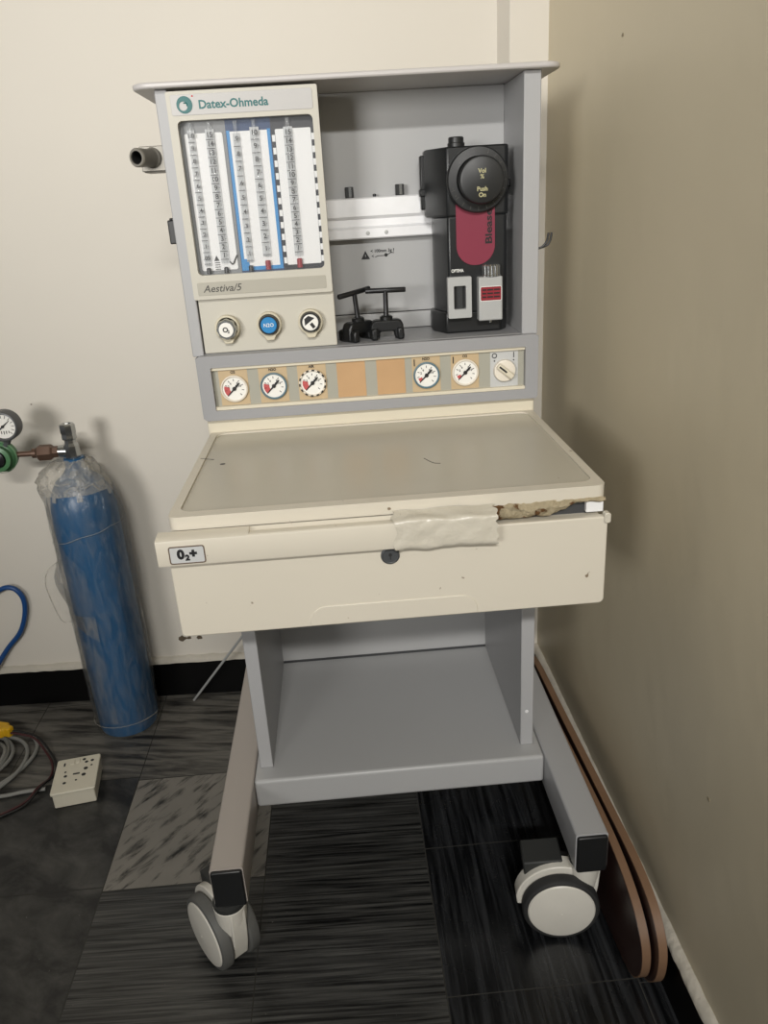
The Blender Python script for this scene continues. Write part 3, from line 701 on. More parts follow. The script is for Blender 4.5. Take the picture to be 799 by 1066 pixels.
def leg(x0, x1, az, side):
    bm = BM(); poly(bm, rrect(x0, x1, 0.1620, 0.2332, 0.004, 3), XZ, -0.3700, 0.255)
    l = P('base_leg', bm, M['leg'] if x0 < 0 else M['grey'])
    bm = BM(); poly(bm, rrect(x0+0.0015, x1-0.0015, 0.1615, 0.2305, 0.004, 3), XZ, -0.3755, -0.3690); P('end_cap', bm, M['black'], l, bevel=0.002)
    caster(l, (x0+x1)/2+(-0.009 if x0 < 0 else 0.0045), -0.346 if x0 < 0 else -0.327, az, side)
    # plain rear swivel wheel
    cx = (x0+x1)/2
    bm = BM(); lathe(bm, (cx-0.02, 0.225, 0.0625), (1, 0, 0), [(0, 0), (0.0610, 0), (0.0625, 0.003), (0.0625, 0.037), (0.0610, 0.040), (0, 0.040)], 40); P('rear_wheel', bm, M['tyre_dark'], l)
    bm = BM(); box(bm, cx-0.024, cx+0.024, 0.195, 0.255, 0.128, 0.163); box(bm, cx-0.025, cx-0.0205, 0.21, 0.24, 0.05, 0.135); box(bm, cx+0.0205, cx+0.025, 0.21, 0.24, 0.05, 0.135); P('rear_fork', bm, M['caster_white'], l, bevel=0.002)
leg(-0.3015, -0.2510, 53, 1)
leg(0.2562, 0.3065, 6, 1)

# ---- fittings on the flanks
bm = BM(); box(bm, -0.3240, -0.281, 0.040, 0.085, 1.2090, 1.2440); box(bm, -0.3215, -0.281, 0.042, 0.083, 1.2075, 1.2095)
pf = P('gas_outlet', bm, M['pipe'], bevel=0.002)
d = Vector((-0.36, -0.93, -0.02)).normalized(); c0 = Vector((-0.3030, 0.052, 1.2280))
bm = BM(); lathe(bm, c0, d, [(0.0, 0), (0.0150, 0), (0.0150, 0.012), (0.0128, 0.015), (0.0122, 0.035), (0.0132, 0.037), (0.0132, 0.050), (0.0118, 0.052), (0.0092, 0.052), (0.0092, 0.022), (0, 0.022)], 32); P('outlet_nozzle', bm, M['pipe'], pf)
bm = BM(); lathe(bm, c0+d*0.0225, d, [(0, 0), (0.0091, 0), (0.0091, 0.027), (0.0088, 0.027), (0.0088, 0.002), (0, 0.002)], 28); P('nozzle_bore', bm, M['hole'], pf)
bm = BM(); box(bm, -0.2965, -0.281, 0.030, 0.060, 1.1035, 1.1385); box(bm, -0.2935, -0.281, 0.032, 0.058, 1.1380, 1.1415); P('side_clip', bm, M['black'], bevel=0.002)
hk = BM(); box(hk, 0.277, 0.284, 0.036, 0.084, 1.0585, 1.0655); hk = P('cable_hook', hk, M['black'], label='black two-pronged wire hook on the right flank')
for (dy, dx) in ((0.0, 0.0), (0.006, 0.0068)):
    bm = BM(); tube(bm, catmull([(0.277, 0.045+dy, 1.0620), (0.288, 0.045+dy, 1.0615), (0.2965+dx, 0.045+dy, 1.0650), (0.3025+dx, 0.045+dy, 1.0730), (0.3050+dx, 0.045+dy, 1.0850)], 6), 0.0017, 10); P('hook_prong', bm, M['black'], hk)

# ------------------------------------------------------------------ vaporizer
vp = thing('vaporizer', 'black vaporizer with round dial and crimson label hanging in the right of the bay', 'vaporizer', (0.187, 0.07, 0.9352))
V = lambda name, bm, m, parent=vp, **k: obj(name, bm, m, parent, **k)
def body(z0, z1, pts): 
    bm = BM(); poly(bm, pts, XY, z0, z1); return bm
upper = [(0.1400, 0.0350), (0.2330, 0.0350), (0.2380, 0.0400), (0.2380, 0.1150), (0.1120, 0.1150), (0.1120, 0.0850)]
lower = [(0.1400, 0.0360), (0.2320, 0.0360), (0.2350, 0.0400), (0.2350, 0.1150), (0.1240, 0.1150), (0.1240, 0.0800)]
bm = body(1.118, 1.219, upper); poly(bm, lower, XY, 0.968, 1.119); V('vaporizer_body', bm, M['vap'], bevel=0.003)
bm = body(0.9353, 0.9700, [(0.1340, 0.0400), (0.2260, 0.0400), (0.2390, 0.0600), (0.2390, 0.115), (0.1170, 0.115), (0.1170, 0.0820)]); V('vaporizer_base', bm, M['black'], bevel=0.003)
bm = BM(); box(bm, 0.1060, 0.1250, 0.100, 0.1165, 1.130, 1.2120); box(bm, 0.1040, 0.1250, 0.098, 0.1165, 1.150, 1.162); V('mounting_bracket', bm, M['black'], bevel=0.002)
bm = BM(); box(bm, 0.236, 0.2515, 0.085, 0.1165, 1.158, 1.170); V('side_lug', bm, M['black'], bevel=0.002)
bm = BM(); lathe(bm, (0.1590, 0.058, 1.2185), (0, 0, 1), [(0.0135, 0), (0.0135, 0.006), (0.0120, 0.007), (0.0120, 0.0135), (0.0105, 0.0150), (0, 0.0150)], 28); V('locking_cap', bm, M['vap_dial'])
bm = BM(); lathe(bm, (0.1870, 0.0352, 1.1700), (0, -1, 0), [(0.0480, 0), (0.0480, 0.010), (0.0462, 0.0125), (0.0340, 0.0140)], 64); dl = V('dial_ring', bm, M['vap_dial'])
bm = BM(); lathe(bm, (0.1895, 0.0230, 1.1690), (0, -1, 0), [(0.0345, -0.004), (0.0345, 0.018), (0.0330, 0.0205), (0.0305, 0.0215), (0, 0.0215)], 64); kb = V('dial_knob', bm, M['vap_dial'])
bm = BM()
text_into(bm, 'Vol', 0.0088, front(0.1895, 0.0012, 1.1815), bold=0.00025); text_into(bm, '%', 0.0088, front(0.1895, 0.0012, 1.1735), bold=0.0002)
text_into(bm, 'Push', 0.0088, front(0.1895, 0.0012, 1.1560), bold=0.00025); text_into(bm, 'On', 0.0088, front(0.1895, 0.0012, 1.1475), bold=0.00025)
V('knob_print', bm, M['yellow_ink'], kb)
bm = BM()
for k in range(14):
    t = math.radians(200+k*17.5)
    T = Matrix.Translation((0.1870+0.0415*math.cos(t), 0.0222, 1.1700+0.0415*math.sin(t))) @ Matrix.Rotation(-t, 4, 'Y')
    box(bm, -0.0030, 0.0030, -0.0006, 0.0006, -0.0004, 0.0004, T=T)
for (t, s) in ((95, '0'), (35, '5'), (-165, '1'), (-150, '2')):
    t = math.radians(t); text_into(bm, s, 0.0065, front(0.1870+0.0405*math.cos(t), 0.0222, 1.1700+0.0405*math.sin(t)))
V('dial_marks', bm, M['ink_grey'], dl)
bm = BM(); lathe(bm, (0.1845, 0.0352, 1.2135), (0, -1, 0), [(0.0028, -0.001), (0.0028, 0.0008), (0, 0.0012)], 14); V('white_index_dot', bm, M['white_ink'])
bm = BM(); poly(bm, rrect(0.1530, 0.2150, 1.0430, 1.1500, (0.0300, 0.0300, 0.001, 0.001), 10), XZ, 0.0340, 0.0362); lab = V('crimson_label', bm, M['crimson'])
bm = BM(); text_into(bm, 'Blease', 0.0150, front(0.2055, 0.0337, 1.1010, PI/2), bold=0.0004, width=0.052); V('label_lettering', bm, M['ink'], lab)
# silver sight-glass block and filler block
bm = BM(); poly(bm, rrect(0.1360, 0.1745, 0.9620, 1.0270, 0.002), XZ, 0.0235, 0.037, holes=[rrect(0.1455, 0.1655, 0.9760, 1.0130, 0.002)])
sg = V('sight_glass_block', bm, M['silver'], bevel=0.0015)
bm = BM(); box(bm, 0.1450, 0.1660, 0.033, 0.0365, 0.9755, 1.0135); V('sight_glass_back', bm, M['black'], sg)
bm = BM(); lathe(bm, (0.1555, 0.0295, 0.9765), (0, 0, 1), [(0, 0), (0.0050, 0), (0.0050, 0.0360), (0, 0.0360)], 18); V('sight_glass', bm, M['tube_glass'], sg)
bm = BM(); poly(bm, rrect(0.1850, 0.2240, 0.9560, 1.0250, 0.002), XZ, 0.0165, 0.037); fb = V('filler_block', bm, M['silver'], bevel=0.0022)
bm = BM(); poly(bm, rrect(0.1870, 0.2225, 0.9870, 1.0105, 0.003), XZ, 0.0160, 0.0168, holes=[rrect(0.1882, 0.2213, 0.9882, 1.0093, 0.002)]); V('sticker_border', bm, M['white_ink'], fb)
bm = BM(); poly(bm, rrect(0.1880, 0.2215, 0.9880, 1.0095, 0.002), XZ, 0.0160, 0.0168); V('red_sticker', bm, M['red_label'], fb)
bm = BM()
for k in range(3):
    for x0, x1 in ((0.1905, 0.1970), (0.1985, 0.2080), (0.2095, 0.2190)): box(bm, x0, x1, 0.0157, 0.0161, 1.0036-k*0.0056, 1.0060-k*0.0056)
V('sticker_print', bm, M['ink'], fb)
bm = BM(); lathe(bm, (0.2075, 0.0290, 1.0252), (0, 0, 1), [(0.0150, 0), (0.0150, 0.002), (0.0142, 0.003), (0.0142, 0.0160), (0.0125, 0.0180), (0, 0.0180)], 60, flute=(20, 0.035)); V('filler_cap', bm, M['chrome'], fb)
bm = BM(); text_into(bm, 'OPTIMA', 0.0070, front(0.1540, 0.0355, 1.0355), bold=0.0002, width=0.020); V('body_print', bm, M['white_ink'])
bm = BM(); lathe(bm, (0.2080, 0.0398, 0.9515), (0, -1, 0), [(0.0022, -0.0005), (0.0022, 0.001), (0, 0.0014)], 12); V('drain_screw', bm, M['chrome'])

# ------------------------------------------------------------------ T-handle clamps standing on the bay shelf
def clamp(cx, cy, tilt, yaw, label):
    t = thing('cylinder_yoke_clamp', label, 'clamp', (cx, cy, 0.9352), 'black T-handle clamps in the bay')
    T = Matrix.Translation((cx, cy, 0.9352)) @ Matrix.Rotation(yaw, 4, 'Z')
    bm = BM()
    # horseshoe yoke seen from the front, two jaws and a boss
    poly(bm, [(-0.0270, 0.0), (-0.0130, 0.0), (-0.0120, 0.006), (-0.0120, 0.012), (0.0120, 0.012), (0.0120, 0.006), (0.0130, 0.0), (0.0270, 0.0), (0.0285, 0.004), (0.0270, 0.022), (0.0240, 0.029), (0.0180, 0.031), (-0.0180, 0.031), (-0.0240, 0.029), (-0.0270, 0.022), (-0.0285, 0.004)], XZ, -0.011, 0.011, T=T)
    poly(bm, [(-0.0270, 0.0), (-0.0160, 0.0), (-0.0160, 0.020), (-0.0270, 0.018)], XZ, -0.022, 0.022, T=T)
    poly(bm, [(0.0160, 0.0), (0.0270, 0.0), (0.0270, 0.018), (0.0160, 0.020)], XZ, -0.022, 0.022, T=T)
    obj('yoke_body', bm, M['black'], t, bevel=0.003)
    B = T @ Matrix.Translation((0, 0, 0.030)) @ Matrix.Rotation(tilt, 4, 'Y')
    ax = (B.to_3x3() @ Vector((0, 0, 1)))
    bm = BM(); lathe(bm, B @ Vector((0, 0, 0)), ax, [(0.0105, -0.004), (0.0105, 0.005), (0.0085, 0.007), (0, 0.007)], 20); obj('boss', bm, M['black'], t)
    bm = BM(); lathe(bm, B @ Vector((0, 0, 0.004)), ax, [(0.0045, 0), (0.0045, 0.004), (0.0040, 0.006), (0.0040, 0.046), (0, 0.046)], 18); obj('screw_stem', bm, M['steel_dark'], t)
    hx = B.to_3x3() @ Vector((1, 0, 0))
    bm = BM(); lathe(bm, B @ Vector((-0.0330, 0, 0.0470)), hx, [(0, 0), (0.0036, 0), (0.0042, 0.001), (0.0042, 0.065), (0.0036, 0.066), (0, 0.066)], 18); obj('t_handle', bm, M['steel_dark'], t)
clamp(-0.0120, 0.040, math.radians(-6), math.radians(38), 'black T-handle clamp nearest the flowmeter housing, its bar tilted up to the right')
clamp(0.0345, 0.040, math.radians(1), 0.0, 'black T-handle clamp with a level bar, standing nearer the vaporizer')

# ------------------------------------------------------------------ gas cylinder
CX, CY = -0.628, 0.349
cy = thing('gas_cylinder', 'blue gas cylinder wrapped in clear plastic, standing on the floor by the back wall', 'gas cylinder', (CX, CY, 0))
bm = BM(); R0 = 0.0690
lathe(bm, (CX, CY, 0.001), (0, 0, 1), [(0, 0.006), (R0*0.80, 0.0), (R0*0.95, 0.004), (R0, 0.016), (R0, 0.535), (R0*0.985, 0.570), (R0*0.90, 0.602), (R0*0.70, 0.628), (R0*0.45, 0.643), (0.024, 0.651), (0.0205, 0.659), (0.0205, 0.679), (0, 0.679)], 56)
obj('cylinder_body', bm, M['cyl_blue'], cy)
bm = BM(); lathe(bm, (CX, CY, 0.679), (0, 0, 1), [(0, 0), (0.0150, 0), (0.0165, 0.006), (0.0165, 0.028), (0.0120, 0.034), (0.0120, 0.040), (0.0160, 0.043), (0.0165, 0.047), (0.0150, 0.052), (0.0165, 0.057), (0.0165, 0.072), (0.0135, 0.075), (0.009, 0.075), (0.007, 0.070), (0, 0.070)], 8)
lathe(bm, (CX, CY, 0.695), (-1, 0.0, 0), [(0.0130, 0), (0.0130, 0.0260), (0.0, 0.0260)], 18)
obj('cylinder_valve', bm, M['chrome'], cy)
# plastic wrap: a wrinkled sleeve gathered at the neck
bm = BM(); rows = []
N = 72
zs = [0.004, 0.03]+[0.03+0.02*k for k in range(1, 29)]+[0.600, 0.612, 0.624, 0.634, 0.642, 0.650, 0.658, 0.668, 0.678]
for z in zs:
    if z < 0.575: r = R0+0.0055
    else:
        t = (z-0.575)/(0.678-0.575); r = (R0+0.0055)*(1-t)**0.62+0.0205*t
    ring = []
    for k in range(N):
        th = 2*PI*k/N
        d = Vector((math.cos(th), math.sin(th), 0))
        nz = noise.noise(Vector((d.x*3.0, d.y*3.0, z*11)))*0.0035+noise.noise(Vector((d.x*9+4, d.y*9, z*28+th)))*0.0022
        rr = r+max(-0.0035, nz)
        # loose flap pulled out to the upper left and a small bulge lower down
        left = max(0.0, -d.x)**3
        rr += left*0.032*math.exp(-((z-0.640)/0.040)**2)*(1+0.4*noise.noise(Vector((th*5, z*60, 1))))
        rr += left**3*0.022*math.exp(-((z-0.400)/0.045)**2)
        rr += max(0.0, d.x)**2*0.006*math.exp(-((z-0.45)/0.2)**2)
        if z > 0.645: rr *= 1+0.20*math.sin(th*9+z*30)*(z-0.645)/0.04
        ring.append(bm.verts.new((CX+d.x*rr, CY+d.y*rr, z+0.004*noise.noise(Vector((th*2, z*10, 7)))*(1 if z > .02 else 0))))
    rows.append(ring)
for A, B, z in zip(rows, rows[1:], zs):
    for k in range(N):
        f_ = bm.faces.new((A[k], A[(k+1) % N], B[(k+1) % N], B[k]))
        f_.material_index = 1 if z+0.016*noise.noise(Vector((k*0.4, 2, 5))) > 0.602 else 0
wr = obj('plastic_wrap', bm, [M['film'], M['film_gathered']], cy, angle=80, label='clear wrinkled plastic wrap')
# overlapping second layer edge and a hanging loop of film
bm = BM(); prev = None
for k in range(41):
    t = k/40; th = math.radians(175+95*t); sec = []
    for j in range(22):
        z = 0.05+0.545*j/21
        if t > 0.9: pass
        zz = z*(1-0.25*t*(1 if j > 11 else 0))
        rr = R0+0.0085+0.0018*noise.noise(Vector((th*4, z*22, 2)))
        sec.append(bm.verts.new((CX+math.cos(th)*rr, CY+math.sin(th)*rr, zz)))
    if prev:
        for j in range(21): bm.faces.new((prev[j], sec[j], sec[j+1], prev[j+1]))
    prev = sec
obj('wrap_layer', bm, M['film'], wr, angle=80)
bm = BM(); prev = None
edge = catmull([(-0.698, 0.318, 0.455), (-0.724, 0.318, 0.435), (-0.736, 0.318, 0.405), (-0.732, 0.318, 0.360), (-0.722, 0.318, 0.315), (-0.712, 0.318, 0.302)], 5)
for q in edge:
    sec = []
    for j in range(6):
        f = j/5; b = Vector((-0.690, 0.322, q.z)); p = q.lerp(b, f)
        p.y += 0.006*noise.noise(Vector((p.x*90, 1, p.z*60)))
        sec.append(bm.verts.new(p))
    if prev:
        for j in range(5): bm.faces.new((prev[j], sec[j], sec[j+1], prev[j+1]))
    prev = sec
obj('loose_film_flap', bm, M['film'], wr, angle=80)
bm = BM(); tube(bm, edge, 0.0011, 6); obj('flap_edge', bm, M['film_gathered'], wr)
bm = BM(); loop = [(CX+(R0+0.0095)*math.cos(math.radians(t)), CY+(R0+0.0095)*math.sin(math.radians(t)), 0.515+0.020*math.sin(math.radians(t-250))+0.0015*math.sin(t*.12)) for t in range(175, 362, 6)]
tube(bm, loop, 0.0006, 5); obj('film_fold', bm, M['film_gathered'], wr); bm = BM()
loop = [(CX+(R0+0.0095)*math.cos(math.radians(t)), CY+(R0+0.0095)*math.sin(math.radians(t)), 0.032+0.010*math.sin(math.radians(t-200))) for t in range(185, 350, 6)]
tube(bm, loop, 0.0007, 5)
obj('film_fold', bm, M['film_gathered'], wr)

# pressure regulator screwed on the valve
VY = CY-0.005
rg = thing('pressure_regulator', 'green gas regulator with a round dial, left of the cylinder valve', 'regulator', (-0.748, VY, 0.69))
G = lambda name, bm, m, parent=rg, **k: obj(name, bm, m, parent, **k)
ZC = 0.695
bm = BM(); lathe(bm, (CX-0.0265, CY-0.0, ZC), (-1, 0.0, 0), [(0, 0), (0.0105, 0), (0.0125, 0.003), (0.0125, 0.012), (0.0145, 0.014), (0.0172, 0.018), (0.0172, 0.042), (0.0135, 0.046), (0, 0.046)], 6)
lathe(bm, (CX-0.0720, CY, ZC), (-1, 0.0, 0), [(0.0080, 0), (0.0105, 0.002), (0.0105, 0.010), (0.0060, 0.012), (0.0060, 0.055), (0, 0.055)], 16)
G('brass_coupling', bm, M['brass'])
bm = BM(); lathe(bm, (-0.775, CY+0.010, ZC-0.001), (0, -1, 0), [(0, 0), (0.0300, 0), (0.0330, 0.004), (0.0330, 0.016), (0.0300, 0.020), (0.0260, 0.022), (0.0250, 0.030), (0.0270, 0.033), (0.0270, 0.036), (0.0190, 0.038), (0.0180, 0.030), (0, 0.030)], 44)
lathe(bm, (-0.768, CY, ZC-0.034), (0, 0, 1), [(0, 0), (0.0065, 0), (0.0070, 0.008), (0, 0.012)], 14)
rb = G('regulator_body', bm, M['green'])
bm = BM(); lathe(bm, (-0.775, CY-0.020, ZC-0.001), (0, -1, 0), [(0.0178, 0), (0.0165, 0.010), (0.0090, 0.014), (0, 0.014)], 32); G('adjusting_screw', bm, M['steel_dark'], rb)
bm = BM(); lathe(bm, (-0.775, CY-0.006, ZC-0.001), (0, -1, 0), [(0.0345, 0), (0.0350, 0.003), (0.0335, 0.006)], 44); G('body_rim', bm, mat('pale_green_paint', (120, 160, 122), 0.4), rb)
gx, gz = -0.749, 0.762
bm = BM(); lathe(bm, (gx, CY+0.004, gz), (0, -1, 0), [(0, 0), (0.0290, 0), (0.0320, 0.003), (0.0320, 0.026), (0.0300, 0.030), (0.0275, 0.031), (0.0250, 0.026)], 48); tube(bm, [(gx, CY-0.008, gz-0.028), (gx-0.012, CY-0.004, gz-0.048)], 0.007, 12); gg = G('gauge_case', bm, mat('grey_gauge_case', (92, 94, 96), 0.4, 0.3), rg)
bm = BM(); lathe(bm, (gx, CY-0.019, gz), (0, -1, 0), [(0.0268, 0), (0.0262, 0.002), (0, 0.002)], 40); G('gauge_dial', bm, M['dial_white'], gg)
bm = BM()
for k in range(13):
    t = math.radians(225-270*k/12); T = Matrix.Translation((gx+0.0205*math.cos(t), CY-0.0214, gz+0.0205*math.sin(t))) @ Matrix.Rotation(-t, 4, 'Y'); box(bm, -0.003, 0.003, -0.0003, 0.0003, -0.0005, 0.0005, T=T)
T = Matrix.Translation((gx, CY-0.0222, gz)) @ Matrix.Rotation(math.radians(-38), 4, 'Y'); poly(bm, [(-0.016, -0.001), (-0.016, 0.001), (0.0, 0.0016), (0.019, 0.0004), (0.019, -0.0004), (0.0, -0.0016)], XZ, -0.0003, 0.0003, T=T)
lathe(bm, (gx, CY-0.0213, gz), (0, -1, 0), [(0.003, 0), (0.003, 0.002), (0, 0.002)], 12)
for k in (-10, -5, 0, 5, 10): box(bm, gx+k*0.001-0.0008, gx+k*0.001+0.0008, CY-0.0216, CY-0.0208, gz-0.0165+abs(k)*0.0002, gz-0.0095)
G('gauge_print', bm, M['ink'], gg)

# ------------------------------------------------------------------ hose, cables, socket, rod, boards
def RM(x, y, z):                              # room coordinates -> machine coordinates
    c, s = math.cos(0.0416), math.sin(0.0416); return Vector((c*x+s*y, -s*x+c*y, z))
bm = BM(); WY = 0.452
hs = catmull([(-0.8105, 0.347, 0.694), (-0.850, 0.347, 0.693), (-0.945, 0.375, 0.660), (-1.030, 0.410, 0.560), (-1.075, 0.440, 0.440), (-1.050, 0.452, 0.345), RM(-1.00, .416, .318), (RM(-0.950, .418, .322)), RM(-0.912, .418, .337), RM(-0.888, .418, .332), RM(-0.874, .418, .305), RM(-0.880, .418, .262), RM(-0.903, .418, .213), RM(-0.945, .418, .168), RM(-0.985, .405, .115), RM(-1.03, .385, .045), RM(-1.08, .35, .0075), RM(-1.2, .30, .0072)], 8)
tube(bm, hs, 0.0060, 12)
tag(obj('gas_hose', bm, M['hose']), 'blue rubber hose looped against the back wall at the left edge', 'hose')

bm = BM(); pts = []
R = random.Random(4)
for k in range(6*24):
    t = 2*PI*k/24; L = k/24
    ex = 0.166-0.016*L+0.006*math.sin(t*1.7+L); ey = 0.128-0.011*L+0.007*math.cos(t*1.3+L*2)
    cx, cy_ = -0.980+0.010*math.sin(L*1.9), 0.200+0.012*math.cos(L*2.3)
    u, w = ex*math.cos(-t), ey*math.sin(-t); a = math.radians(38)
    pts.append((cx+u*math.cos(a)-w*math.sin(a), cy_+u*math.sin(a)+w*math.cos(a), 0.0050+0.0046*(k/24)+0.0015*math.sin(t*2+L)**2))
tail = [(-0.835, 0.165, 0.006), (-0.800, 0.140, 0.0048), (-0.770, 0.128, 0.0048), (-0.748, 0.121, 0.0048)]
tube(bm, catmull(pts, 3), 0.0044, 8)
cb = thing('coiled_cable', 'coil of grey cable lying on the floor at the left edge', 'cable', (-0.975, 0.215, 0))
obj('cable_sheath', bm, M['cable'], cb)
bm = BM(); tube(bm, catmull([(-0.862, 0.112, 0.0048), (-0.835, 0.114, 0.0046), (-0.800, 0.121, 0.0046), (-0.757, 0.124, 0.0046)], 6), 0.0042, 8); obj('cable_end', bm, M['cable'], cb)

pg = thing('power_plug', 'yellow plug with dark red and black wires lying on the cable coil', 'plug', (-0.905, 0.318, 0.0))
bm = BM(); T = Matrix.Translation((-0.905, 0.283, 0.056)) @ Matrix.Rotation(math.radians(-22), 4, 'Z')
poly(bm, [(-0.045, -0.012), (0.012, -0.016), (0.018, -0.014), (0.020, -0.008), (0.034, -0.008), (0.036, 0.008), (0.020, 0.010), (0.018, 0.016), (-0.045, 0.014)], XY, -0.012, 0.012, T=T)
obj('plug_body', bm, M['yellow'], pg, bevel=0.003)
bm = BM(); tube(bm, catmull([(-0.874, 0.268, 0.054), (-0.850, 0.264, 0.051), (-0.818, 0.256, 0.042), (-0.790, 0.236, 0.014), (-0.768, 0.203, 0.0033), (-0.7605, 0.160, 0.0033), (-0.770, 0.120, 0.0130), (-0.790, 0.088, 0.0033), (-0.830, 0.056, 0.0033), (-0.90, 0.01, 0.0033)], 8), 0.0026, 8); obj('red_wire', bm, M['wire'], pg)
bm = BM(); tube(bm, catmull([(-0.873, 0.273, 0.056), (-0.846, 0.270, 0.052), (-0.812, 0.260, 0.042), (-0.780, 0.236, 0.013), (-0.760, 0.204, 0.0030), (-0.7545, 0.165, 0.0030), (-0.764, 0.122, 0.0132), (-0.786, 0.080, 0.0030), (-0.83, 0.048, 0.0030), (-0.90, 0.0, 0.0030)], 8), 0.0024, 8); obj('black_wire', bm, M['wire_black'], pg)

so = thing('socket_box', 'white surface socket box lying face up on the floor by the cylinder', 'socket', (-0.684, 0.122, 0))
T = Matrix.Translation((-0.684, 0.122, 0)) @ Matrix.Rotation(math.radians(9), 4, 'Z')
S = lambda name, bm, m, parent=so, **k: obj(name, bm, m, parent, **k)
bm = BM(); prev = None
poly(bm, rrect(-0.0425, 0.0425, -0.0530, 0.0530, 0.003), XY, 0.0005, 0.034, T=T); S('box_body', bm, M['socket'], bevel=0.0015)
bm = BM()
holes = [(-.028, .036, 'v'), (-.012, .038, 'v'), (.0, .040, 'v'), (.012, .044, 'o'), (.018, .034, 'o'), (.030, .036, 'o'), (.030, .020, 's'), (.019, .012, 'O'), (.017, -.008, 'O'), (.001, -.001, 'h'), (.003, -.022, 's'), (-.021, -.004, 'o'), (-.020, -.026, 'o'), (-.023, .010, 's')]
poly(bm, rrect(-0.0455, 0.0455, -0.0560, 0.0560, 0.005), XY, 0.0335, 0.0400, T=T); fp = S('face_plate', bm, M['socket'], bevel=0.0018)
bm = BM()
for (x, y, k) in holes:
    q = {'v': rrect(x-.0018, x+.0018, y-.0055, y+.0055, .001), 'h': rrect(x-.0070, x+.0070, y-.0022, y+.0022, .001), 'o': circ(x, y, .0036, 16), 'O': circ(x, y, .0046, 16), 's': circ(x, y, .0024, 12)}[k]
    poly(bm, q, XY, 0.0396, 0.0404, T=T)
S('socket_holes', bm, M['hole'], fp)
bm = BM(); box(bm, -0.016, -0.007, 0.031, 0.045, 0.0398, 0.0420, T=T); box(bm, -0.004, 0.004, 0.033, 0.047, 0.0398, 0.0424, T=T); S('rocker_switch', bm, M['socket'], fp, bevel=0.001)

bm = BM(); tube(bm, [(-0.483, 0.414, 0.002), (-0.33, 0.33, 0.217), (-0.2945, 0.3105, 0.267)], 0.0030, 10)
tag(obj('metal_rod', bm, M['silver'], loc=(-0.483, 0.414, 0)), 'thin metal rod leaning from the floor behind the left machine leg', 'rod')

def board(x_front, slope, thick, prof, label):
    """flat plank stood on its long edge; profile in (y, z), slightly turned from the wall"""
    t = thing('wooden_board', label, 'board', (x_front, -0.1, 0))
    def mk(w0, w1, grow):
        bm = BM()
        def mp(u, v, w): return Vector((x_front+w-slope*(u+0.43), u, v))
        cy_, cz = -0.1, 0.085
        poly(bm, [(u, v) for (u, v) in prof], mp, w0, w1); return bm
    obj('board_core', mk(0.0006, thick-0.0006, 0), M['wood_edge'], t)
    inset = [(u*0.9965-0.0008, 0.0025+v*0.972) for (u, v) in prof]
    def face(w0, w1):
        bm = BM(); poly(bm, inset, lambda u, v, w: Vector((x_front+w-slope*(u+0.43), u, v)), w0, w1); return bm
    obj('board_face', face(-0.0002, 0.0012), M['wood_face'], t, label='dark maroon face')
    obj('board_face', face(thick-0.0012, thick+0.0002), M['wood_face'], t)
def prof_of(pts): return [(p.x, p.y) for p in catmull([(a, b, 0) for a, b in pts], 4)]
board(0.3305, 0.036, 0.0140, prof_of([(0.14, 0.0), (-0.10, 0.0), (-0.34, 0.0), (-0.425, 0.004), (-0.458, 0.030), (-0.468, 0.070), (-0.456, 0.108), (-0.415, 0.142), (-0.345, 0.164), (-0.25, 0.172), (-0.05, 0.172), (0.10, 0.172), (0.155, 0.140), (0.172, 0.085), (0.16, 0.03)]), 'brown rounded board nearer the machine leg, its dark face showing behind the caster')
board(0.3485, 0.026, 0.0140, prof_of([(0.25, 0.0), (0.0, 0.0), (-0.34, 0.0), (-0.430, 0.003), (-0.468, 0.030), (-0.482, 0.075), (-0.474, 0.120), (-0.435, 0.155), (-0.365, 0.170), (-0.25, 0.172), (0.0, 0.172), (0.20, 0.172), (0.255, 0.145), (0.272, 0.085), (0.265, 0.03)]), 'brown rounded board next to the right wall skirting')

# damage to the plaster low on the back wall, and small chips on the right wall
def chips(fn, spots, name, m, seed):
    bm = BM(); R = random.Random(seed)
    for (s, z, r) in spots:
        pts = [(s+r*R.uniform(.55, 1.2)*math.cos(2*PI*k/11)*1.3, z+r*R.uniform(.5, 1.1)*math.sin(2*PI*k/11)) for k in range(11)]
        poly(bm, pts, fn, -0.001, 0.0006)
    o = struct(name, bm, m, loc=(0, 0, 0))
chips(lambda u, v, w: bw(u, w, v), [(0.795, 0.160, 0.009), (0.777, 0.160, 0.005), (0.752, 0.159, 0.006), (1.035, 0.775, 0.0015)], 'trim_3', mat('exposed_plaster', (92, 80, 66), 0.9, var=0.4, scale=90), 3)
chips(lambda u, v, w: Vector((RX-w, u, v)), [(-0.03, 1.345, 0.003), (-0.56, 1.08, 0.0045), (-0.50, 0.405, 0.0035)], 'trim_4', mat('wall_chip', (150, 138, 116), 0.9, var=0.3, scale=90), 6)

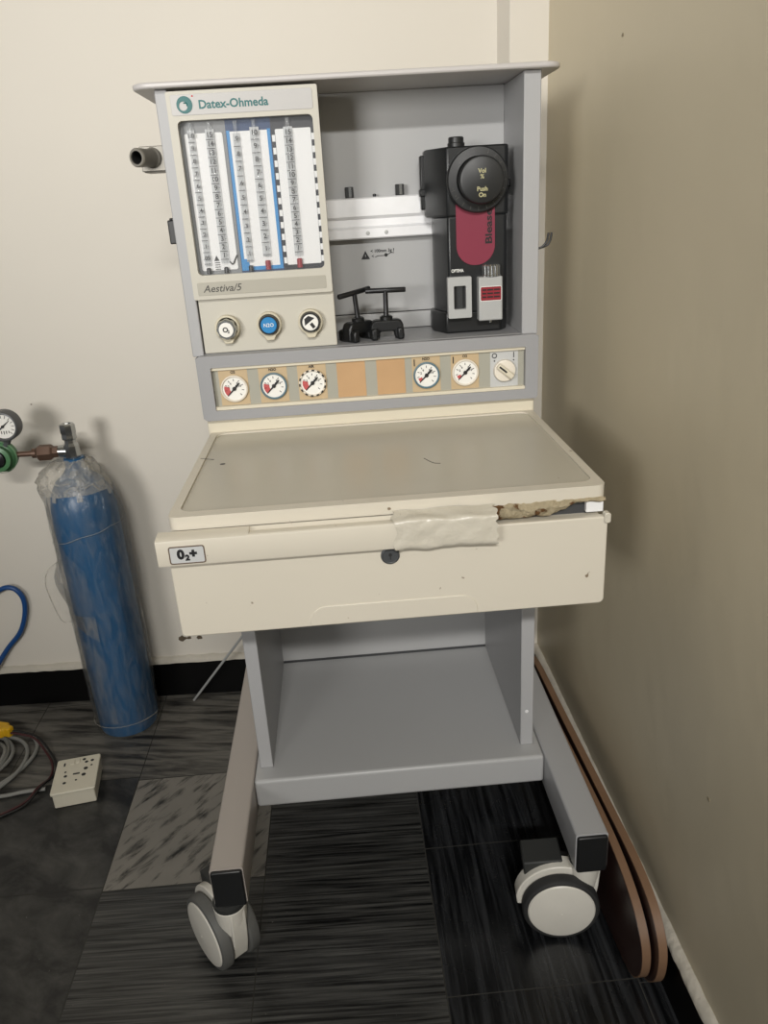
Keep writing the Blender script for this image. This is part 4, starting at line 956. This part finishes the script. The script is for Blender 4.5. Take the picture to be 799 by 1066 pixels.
# ------------------------------------------------------------------ camera
f_px, yaw, pitch, roll = 806.62, math.radians(0.086)+0.0416, math.radians(-21.7507), math.radians(-3.4921)
fw = Vector((math.sin(yaw)*math.cos(pitch), math.cos(yaw)*math.cos(pitch), math.sin(pitch)))
rt = Vector((math.cos(yaw), -math.sin(yaw), 0)); up = rt.cross(fw)
r2 = math.cos(roll)*rt+math.sin(roll)*up; u2 = -math.sin(roll)*rt+math.cos(roll)*up
cam = bpy.data.cameras.new('camera'); co = bpy.data.objects.new('camera', cam); COL.objects.link(co)
cam.sensor_fit = 'VERTICAL'; cam.sensor_height = 24.0; cam.lens = f_px/1066*24.0; cam.clip_start = 0.02
co.matrix_world = Matrix(((r2.x, u2.x, -fw.x, -0.0452), (r2.y, u2.y, -fw.y, -1.2671), (r2.z, u2.z, -fw.z, 1.1456), (0, 0, 0, 1)))
scene.camera = co

# ------------------------------------------------------------------ light
def area(name, loc, target, size, size_y, power, col):
    l = bpy.data.lights.new(name, 'AREA'); l.shape = 'RECTANGLE'; l.size = size; l.size_y = size_y; l.energy = power; l.color = col
    o = bpy.data.objects.new(name, l); COL.objects.link(o); o.location = loc
    d = (Vector(target)-Vector(loc)).normalized(); o.rotation_euler = d.to_track_quat('-Z', 'Y').to_euler(); return o
wl = area('window_light', (-1.75, -3.3, 1.60), (-0.40, 0.4, 1.72), 0.9, 0.9, 11.0, (1.0, 0.98, 0.94))
wl.data.spread = math.radians(54)
tl = area('tube_lamp', (-0.05, -3.2, 2.50), (0.50, 0.0, 0.25), 0.9, 0.10, 12.5, (1.0, 0.98, 0.94))
tl.data.spread = math.radians(72)
w = bpy.data.worlds.new('World'); scene.world = w; w.use_nodes = True
w.node_tree.nodes['Background'].inputs['Color'].default_value = (0.80, 0.80, 0.82, 1); w.node_tree.nodes['Background'].inputs['Strength'].default_value = 0.14

scene.cycles.transparent_max_bounces = 40
scene.view_settings.view_transform = 'Standard'; scene.view_settings.look = 'None'
scene.view_settings.gamma = 1.0; scene.view_settings.use_curve_mapping = False
scene.view_settings.exposure = 0.0
